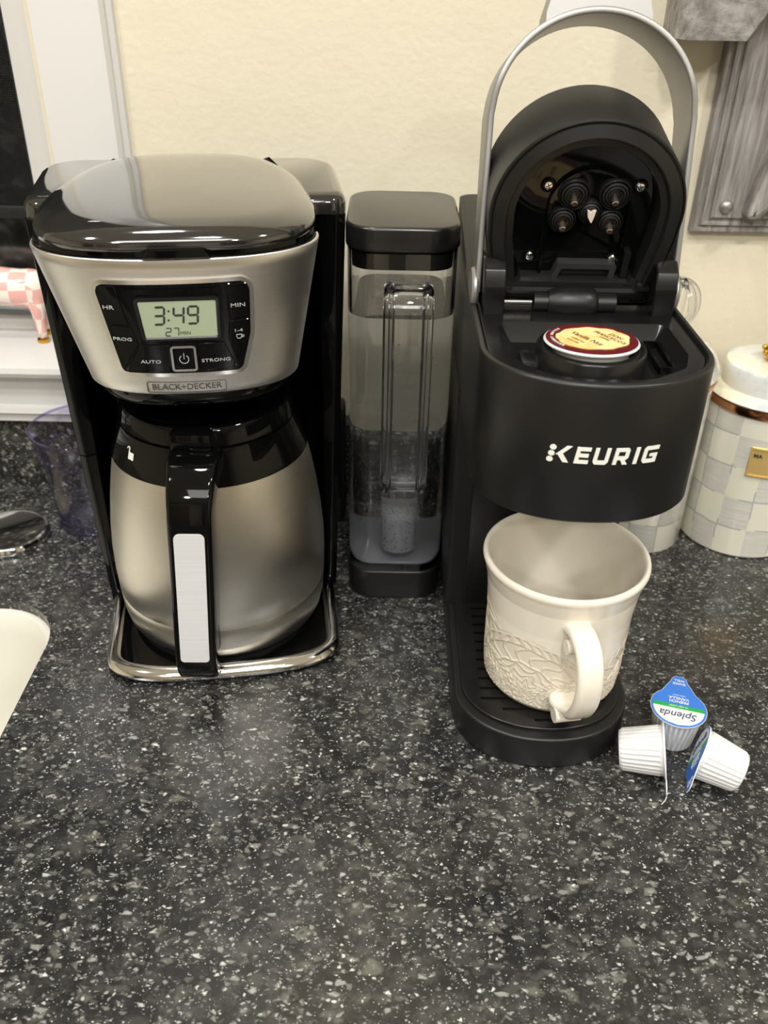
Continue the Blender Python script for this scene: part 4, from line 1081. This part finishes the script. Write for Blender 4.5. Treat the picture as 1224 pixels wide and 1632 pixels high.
# ============================================================ creamer cups
H_ = .0300
def cup_parts(parent):
    g = G(); seg = 168
    fn = lambda a, z: 1+(.034*max(-1, min(1, 1.6*cos(28*a))) if .002 < z < H_-.0035 else 0)
    g.lathe([(.0, .0008), (.0115, .0006), (.0130, .0), (.0138, .0012), (.0141, .0022), (.0168, H_-.0038), (.0172, H_-.0030), (.0174, H_-.0010), (.0192, H_-.0008), (.0193, H_), (0, H_)], (0, 0, 0), seg, False, False, fn=fn)
    cup = g.obj('cup', M_creamer, parent, angle=50)
    out = []
    for i in range(65):
        a = rad(90+38)+rad(360-76)*i/64; out.append((.0196*cos(a), .0196*sin(a)))
    out += [(.0090, .0215), (.0062, .0270), (.0050, .0310), (.0026, .0335), (-.0026, .0335), (-.0050, .0310), (-.0062, .0270), (-.0090, .0215)]
    g = G().loft([[(x, y, h) for x, y in out] for h in (H_, H_+.0005)]); g.obj('peel_lid', M_foilwhite, parent, angle=30, label='foil peel-off lid printed blue, white and green')
    lid_ = parent.children[-1] if parent.children else None
    lid_ = [o for o in COL.objects if o.parent == parent and o.name.startswith('peel_lid')][-1]
    h = H_+.0005
    g = G().loft([[(x, y, z) for x, y in inset(out, .0003)] for z in (h-.0001, h+.00008)]); g.obj('blue_print', M_blue, lid_); h += .00004
    def band(name, m_, y0, y1, R0=.0178, hh=.00012):
        q = []
        for i in range(13):
            y = y0+(y1-y0)*i/12; q.append((math.sqrt(max(0, R0*R0-y*y)), y))
        for i in range(13):
            y = y1+(y0-y1)*i/12; q.append((-math.sqrt(max(0, R0*R0-y*y)), y))
        q2 = []
        for p in q:
            if not q2 or (Vector(p)-Vector(q2[-1])).length > 1e-5: q2.append(p)
        if (Vector(q2[0])-Vector(q2[-1])).length < 1e-5: q2.pop()
        g = G().loft([[(x, y, z) for x, y in q2] for z in (h-.0001, h+hh)]); g.obj(name, m_, lid_)
    band('white_band', M_foilwhite, -.0178, -.0012); band('green_band', M_green, -.0012, .0026)
    g = G()
    def t180(s_, size, cy, bold=0, sx=1, hh=.0001):
        v, f = text2d(s_, size, bold, sx); stamp(g, ([(-x, cy-y) for x, y in v], f), PM, h+.0001, h+.0002+hh)
    t180('FRENCH', .0036, .0058, .00008); t180('VANILLA', .0036, .0092, .00008); t180('no sugar added', .0021, .0008); t180('coffee creamer', .0015, .0124); t180('WELL', .0030, .0285, .00005); t180('SHAKE', .0030, .0250, .00005)
    g.obj('lettering', M_foilwhite, lid_)
    g = G(); v, f = text2d('Splenda', .0092, .0000, .9, .25); stamp(g, ([(-x, -.0078-y) for x, y in v], f), PM, h+.0001, h+.0003); g.obj('brand_lettering', M_navy, lid_)
cA = empty('creamer_cup', (.2130, .4575, 0), rad(-16), 'white creamer cup with blue foil lid, standing upright behind the other two', 'creamer cup', 'single-serve creamer cups on the counter')
cup_parts(cA)
def copy_tree(o, parent=None):
    c_ = o.copy(); COL.objects.link(c_); c_.parent = parent
    if c_.get('category') is None and o.get('category'): c_['category'] = o['category']
    for ch in [x for x in list(COL.objects) if x.parent == o]: copy_tree(ch, c_)
    return c_
def place(o, axis, tabdir, base_pt):
    zax = Vector(axis).normalized(); y = Vector(tabdir); y = (y-zax*y.dot(zax)).normalized(); x = y.cross(zax)
    Mm = Matrix((x, y, zax)).transposed(); o.rotation_mode = 'XYZ'; o.rotation_euler = Mm.to_euler('XYZ'); o.location = base_pt
tl = math.atan2(.0196-.0135, H_)
cB = copy_tree(cA); cB['label'] = 'white creamer cup lying on its side, base to the left, lid seen edge-on'
ax = Vector((cos(tl)*cos(rad(-12.5)), cos(tl)*sin(rad(-12.5)), sin(tl)))
place(cB, ax, (-.2, -1, -.30), Vector((.1680, .4330, .0140)))
cC = copy_tree(cA); cC['label'] = 'white creamer cup lying on its side, base to the right, its blue lid turned left'
d_ = Vector((-.91, .41, 0)).normalized()
place(cC, d_*cos(tl)+Vector((0, 0, sin(tl))), (-.5, -.80, -.10), Vector((.2468, .4135, .0140)))
g = G().tube(smooth_path([(.1905, .3965, .0008), (.194, .400, .0012), (.1965, .4045, .0020), (.199, .406, .001)], 6), .00035, 6)
o = g.obj('lint_fibre', M_creamer); tag(o, 'thin curled white fibre on the counter beside the creamer cups', 'fibre')

# ============================================================ clear tumbler behind the coffee maker
tb = empty('tumbler', (-.2840, .7370, 0), 0, 'empty clear lilac-tinted plastic tumbler with a beaded ring, left of the drip coffee maker', 'tumbler')
g = G().lathe([(0, .0), (.030, .0), (.0345, .0012), (.0368, .005), (.0375, .010), (.0405, .060), (.0425, .080), (.0462, .096), (.0492, .103), (.0490, .1045), (.0475, .1040), (.0440, .0965), (.0402, .080), (.0380, .060), (.0352, .014), (.0335, .0095), (.028, .0075), (0, .0072)], (0, 0, 0), 96, False, False)
g.obj('tumbler_wall', M_tumbler, tb, angle=60)
for r_, z_, t_, nm_ in ((.0488, .1038, .0013, 'rim'), (.0362, .0042, .0022, 'foot_ring'), (.0345, .0100, .0012, 'foot_ring')):
    g = G().tube([(r_*cos(2*PI*k/72), r_*sin(2*PI*k/72), z_) for k in range(72)], t_, 10, closed=True); g.obj(nm_, M_tumrim, tb, angle=80)
bead = None
for k in range(34):
    a = 2*PI*k/34
    if bead is None:
        b_ = bmesh.new(); bmesh.ops.create_icosphere(b_, subdivisions=2, radius=.0026); bead = frombm('bead', b_, M_tumrim, tb, angle=80); o = bead
    else: o = bead.copy(); COL.objects.link(o); o.parent = tb
    o.location = (.0435*cos(a), .0435*sin(a), .0805)

# ============================================================ canisters
cR = empty('canister', (.3515, .7430, 0), 0, 'large grey and white checked enamel canister with brass plaque, at the right edge', 'canister')
g = G().lathe([(0, 0), (.0530, 0), (.0545, .0015), (.0545, .143), (.0, .143)], (0, 0, 0), 96, False, False); g.obj('body', M_check, cR, angle=40)
g = G().lathe([(.054, .1425), (.0562, .1435), (.0572, .147), (.0560, .1505), (.053, .1515)], (0, 0, 0), 96, True, True); g.obj('rim_band', M_rose, cR, label='polished rose-gold rim band')
g = G().lathe([(0, .1515), (.0555, .1515), (.0562, .1525), (.0545, .1545), (.0490, .1560), (.0455, .1590), (.0450, .1745), (.0435, .1775), (.039, .1788), (.0, .180)], (0, 0, 0), 80, False, False); cl_ = g.obj('lid', M_lidwhite, cR, angle=40)
M_lidwhite2 = M_lidwhite
g = G().lathe([(0, .1795), (.012, .1795), (.010, .182), (.006, .1835), (0, .1838)], (0, 0, 0), 32, False, False)
R_ = random.Random(2)
for k in range(26):
    a = 2*PI*k/26+.1; rr_ = .0130+.001*(k % 2)
    b_ = bmesh.new(); bmesh.ops.create_icosphere(b_, subdivisions=2, radius=.0024)
    for v_ in b_.verts: v_.co += Vector((rr_*cos(a), rr_*sin(a), .1855+.0022*(k % 3)))
    g.bm(b_)
g.lathe([(.009, .183), (.011, .188), (.009, .194), (.004, .198), (0, .199)], (0, 0, 0), 24, True, False)
g.obj('knob', M_gold, cl_, angle=60, label='gold beaded knob')
def cyl(R0, ac): return lambda x, z, h: Vector(((R0+h)*cos(ac+x/R0), (R0+h)*sin(ac+x/R0), z))
fm = cyl(.0545, rad(-90-10))
g = G(); pc0 = -.0038
q = round_poly([(-.0150+pc0+.002, .0880), (.020, .0880), (.020, .1175), (-.0150+pc0+.002, .1175)], .0008, 2)
plate(g, q, fm, -.0004, .0012, .003, .0005); pq = g.obj('plaque', M_brass, cR, angle=25, label='brass name plaque')
g = G(); q = dens(q, .002); ringplate(g, inset(q, .0006), inset(q, .0022), fm, .0008, .0020); g.obj('plaque_border', M_brass, pq, angle=20)
g = G(); stamp(g, text2d('MA', .0050, .0001, 1, align='LEFT'), lambda x, y, h: fm(x-.0118+pc0+.002, y+.1095, h), .0011, .0018); g.obj('lettering', M_seg, pq)
cB_ = empty('canister', (.2490, .7370, 0), 0, 'smaller checked canister with clear glass knob, half hidden behind the pod brewer', 'canister')
g = G().lathe([(0, 0), (.0428, 0), (.0440, .0015), (.0440, .164), (0, .164)], (0, 0, 0), 96, False, False); g.obj('body', M_check2, cB_, angle=40)
g = G().lathe([(.0438, .1632), (.0455, .1642), (.0462, .1672), (.0452, .1700), (.043, .1708)], (0, 0, 0), 96, True, True); g.obj('rim_band', M_rose, cB_, label='polished rose-gold rim band')
g = G().lathe([(0, .1705), (.0455, .1705), (.0468, .1745), (.0455, .181), (.0405, .190), (.0320, .1985), (.0200, .2045), (.0, .2065)], (0, 0, 0), 80, False, False)
M_marble = mat('swirled_grey_enamel', (222, 222, 218), .12, coat=.6)
c = coords(M_marble); n1 = N(M_marble, 'ShaderNodeTexNoise', i_Scale=16, i_Detail=3, i_Distortion=2.5); LK(M_marble, c, n1.inputs['Vector'])
LK(M_marble, ramp(M_marble, n1.outputs[0], [(.40, (168, 166, 164)), (.5, (226, 225, 219)), (.7, (236, 232, 218))]), BS(M_marble).inputs['Base Color'])
cl2 = g.obj('lid', M_marble, cB_, angle=50)
g = G().lathe([(.0, .206), (.008, .206), (.006, .2095), (.0045, .2125), (0, .2125)], (0, 0, 0), 28, False, False); g.obj('knob_stem', M_gold, cl2)
g = G()
for k in range(3):
    Mr = Matrix.Translation((0, 0, .232)) @ Matrix.Rotation(k*PI/3, 4, 'Z') @ Matrix.Rotation(PI/2, 4, 'X')
    pp = [Mr @ Vector((.0165*cos(2*PI*i/36), .0195*sin(2*PI*i/36), 0)) for i in range(36)]
    g.tube(pp, .0034, 10, closed=True)
g.obj('glass_knob', M_clear, cl2, angle=80, label='clear twisted glass knob')

# ============================================================ grey wooden wall shelf at the right
ws = empty('wall_shelf', (.36, WY, .27), 0, 'weathered grey wooden wall shelf with a framed back panel, at the upper right', 'wall shelf')
PX0, PX1, PZ0, PZ1 = .2715, .62, .2745, 1.0
def frame(g, x0, x1, z0, z1, prof):
    rings = []
    for d, y in prof: rings.append([(x0+d, y, z0+d), (x1-d, y, z0+d), (x1-d, y, z1-d), (x0+d, y, z1-d)])
    g.loft(rings, False, True)
g = G(); frame(g, PX0, PX1, PZ0, PZ1, [(0, WY), (0, .8085), (.0012, .8070), (.0040, .8070), (.0048, .8080), (.0062, .8080), (.0072, .8050), (.0095, .8048), (.0102, .8056)])
g.obj('back_panel', M_wood, ws, world=True, angle=25)
g = G(); frame(g, PX0+.0135, PX1-.0135, PZ0+.0135, PZ1-.0135, [(0, .8058), (0, .8030), (.0012, .8020)])
g.obj('inner_board', M_wood, ws, world=True, angle=25)
g = G(); Mn = Matrix.Rotation(PI/2, 4, 'X')
g.lathe([(.0062, 0), (.0060, .0015), (.0050, .0032), (.0028, .0046), (0, .0050)], (.2965, .8022, .2985), 32, True, False, Mn); g.obj('dome_nail', M_silver, ws, world=True, angle=60, label='domed silver nail head')
# raised scrolled board on the panel
o_ = smooth_path([(.3300, 1, .2990), (.3210, 1, .2915), (.3120, 1, .2925), (.3135, 1, .305), (.3180, 1, .33), (.3250, 1, .365), (.3290, 1, .41), (.3290, 1, .50)], 6)
prof_ = [(p.x, p.z) for p in o_]+[(.45, .50), (.45, .300), (.36, .306)]
g = G(); n_ = len(prof_)
g.loft([[(x, y, z) for x, z in (inset(prof_, dd) if dd else prof_)] for dd, y in ((0, .8022), (0, .7900), (.0012, .7870), (.005, .7850))]); g.obj('scrolled_board', M_wood, ws, world=True, angle=25)
# shelf block above
bx = [(.2190, .812), (.2190, .778), (.2280, .7570), (.2720, .7570), (.60, .7570), (.60, .812)]
g = G(); 
ra = [(.2195, .812, .4300), (.2185, .776, .4300), (.2230, .7600, .4300), (.2690, .7600, .4300), (.2800, .780, .4300), (.2800, .812, .4300)]
rb = [(.2195, .812, .4650), (.2185, .776, .4650), (.2400, .7580, .4650), (.2900, .7580, .4650), (.2960, .780, .4650), (.2960, .812, .4650)]
rc = [(.2195, .812, .52), (.2185, .776, .52), (.2560, .756, .52), (.40, .756, .52), (.41, .78, .52), (.41, .812, .52)]
ra = [(x, min(y, WY) if y < .81 else WY, z) for x, y, z in ra]; rb = [(x, y if y < .81 else WY, z) for x, y, z in rb]; rc = [(x, y if y < .81 else WY, z) for x, y, z in rc]
g.loft([ra, rb, rc]); g.obj('shelf_block', M_woodx, ws, world=True, angle=20)

# ============================================================ pink checked figurine on the window sill
fg = empty('animal_figurine', (-.375, .838, zs), 0, 'pink and white checked ceramic animal figurine with gold hooves, on the window sill', 'figurine')
mb = bpy.data.metaballs.new('mb'); mb.resolution = .0035; mb.render_resolution = .0035; mbo = bpy.data.objects.new('mb', mb); COL.objects.link(mbo)
def ball(x, y, z, r, sx=1, sy=1, sz=1):
    e = mb.elements.new(type='ELLIPSOID'); e.co = (x, y, z); e.radius = r*1.35; e.size_x, e.size_y, e.size_z = sx, sy, sz; e.stiffness = 2
for x, y, z, r in ((.022, 0, .052, .021), (.005, 0, .054, .023), (-.015, 0, .055, .023), (-.035, 0, .056, .022), (-.052, 0, .060, .018), (-.066, 0, .068, .0145), (-.078, 0, .066, .010),
                   (.030, 0, .058, .016), (.030, 0, .046, .015)): ball(x, y, z, r)
for lx, ly in ((.033, -.011), (.029, .012), (-.040, -.011), (-.042, .012)):
    for i in range(5): ball(lx, ly, .036-.0065*i, .0078-.0004*i)
for s_ in (-1, 1): ball(-.060, s_*.010, .082, .005)
bpy.context.view_layer.update(); me = bpy.data.meshes.new_from_object(mbo.evaluated_get(bpy.context.evaluated_depsgraph_get())); bpy.data.objects.remove(mbo)
me.materials.clear(); zmin = min(v.co.z for v in me.vertices); print('fig', zmin, max(v.co.z for v in me.vertices), max(v.co.x for v in me.vertices))
for v in me.vertices: v.co.z -= zmin-.003
finish('body', me, M_pink, fg, angle=180)
for lx, ly in ((.033, -.011), (.029, .012), (-.040, -.011), (-.042, .012)):
    g = G().lathe([(0, 0), (.0052, 0), (.0060, .0014), (.0058, .0036), (0, .0038)], (lx, ly, 0), 20, False, False); g.obj('hoof', M_gold, fg, label='gold hoof')
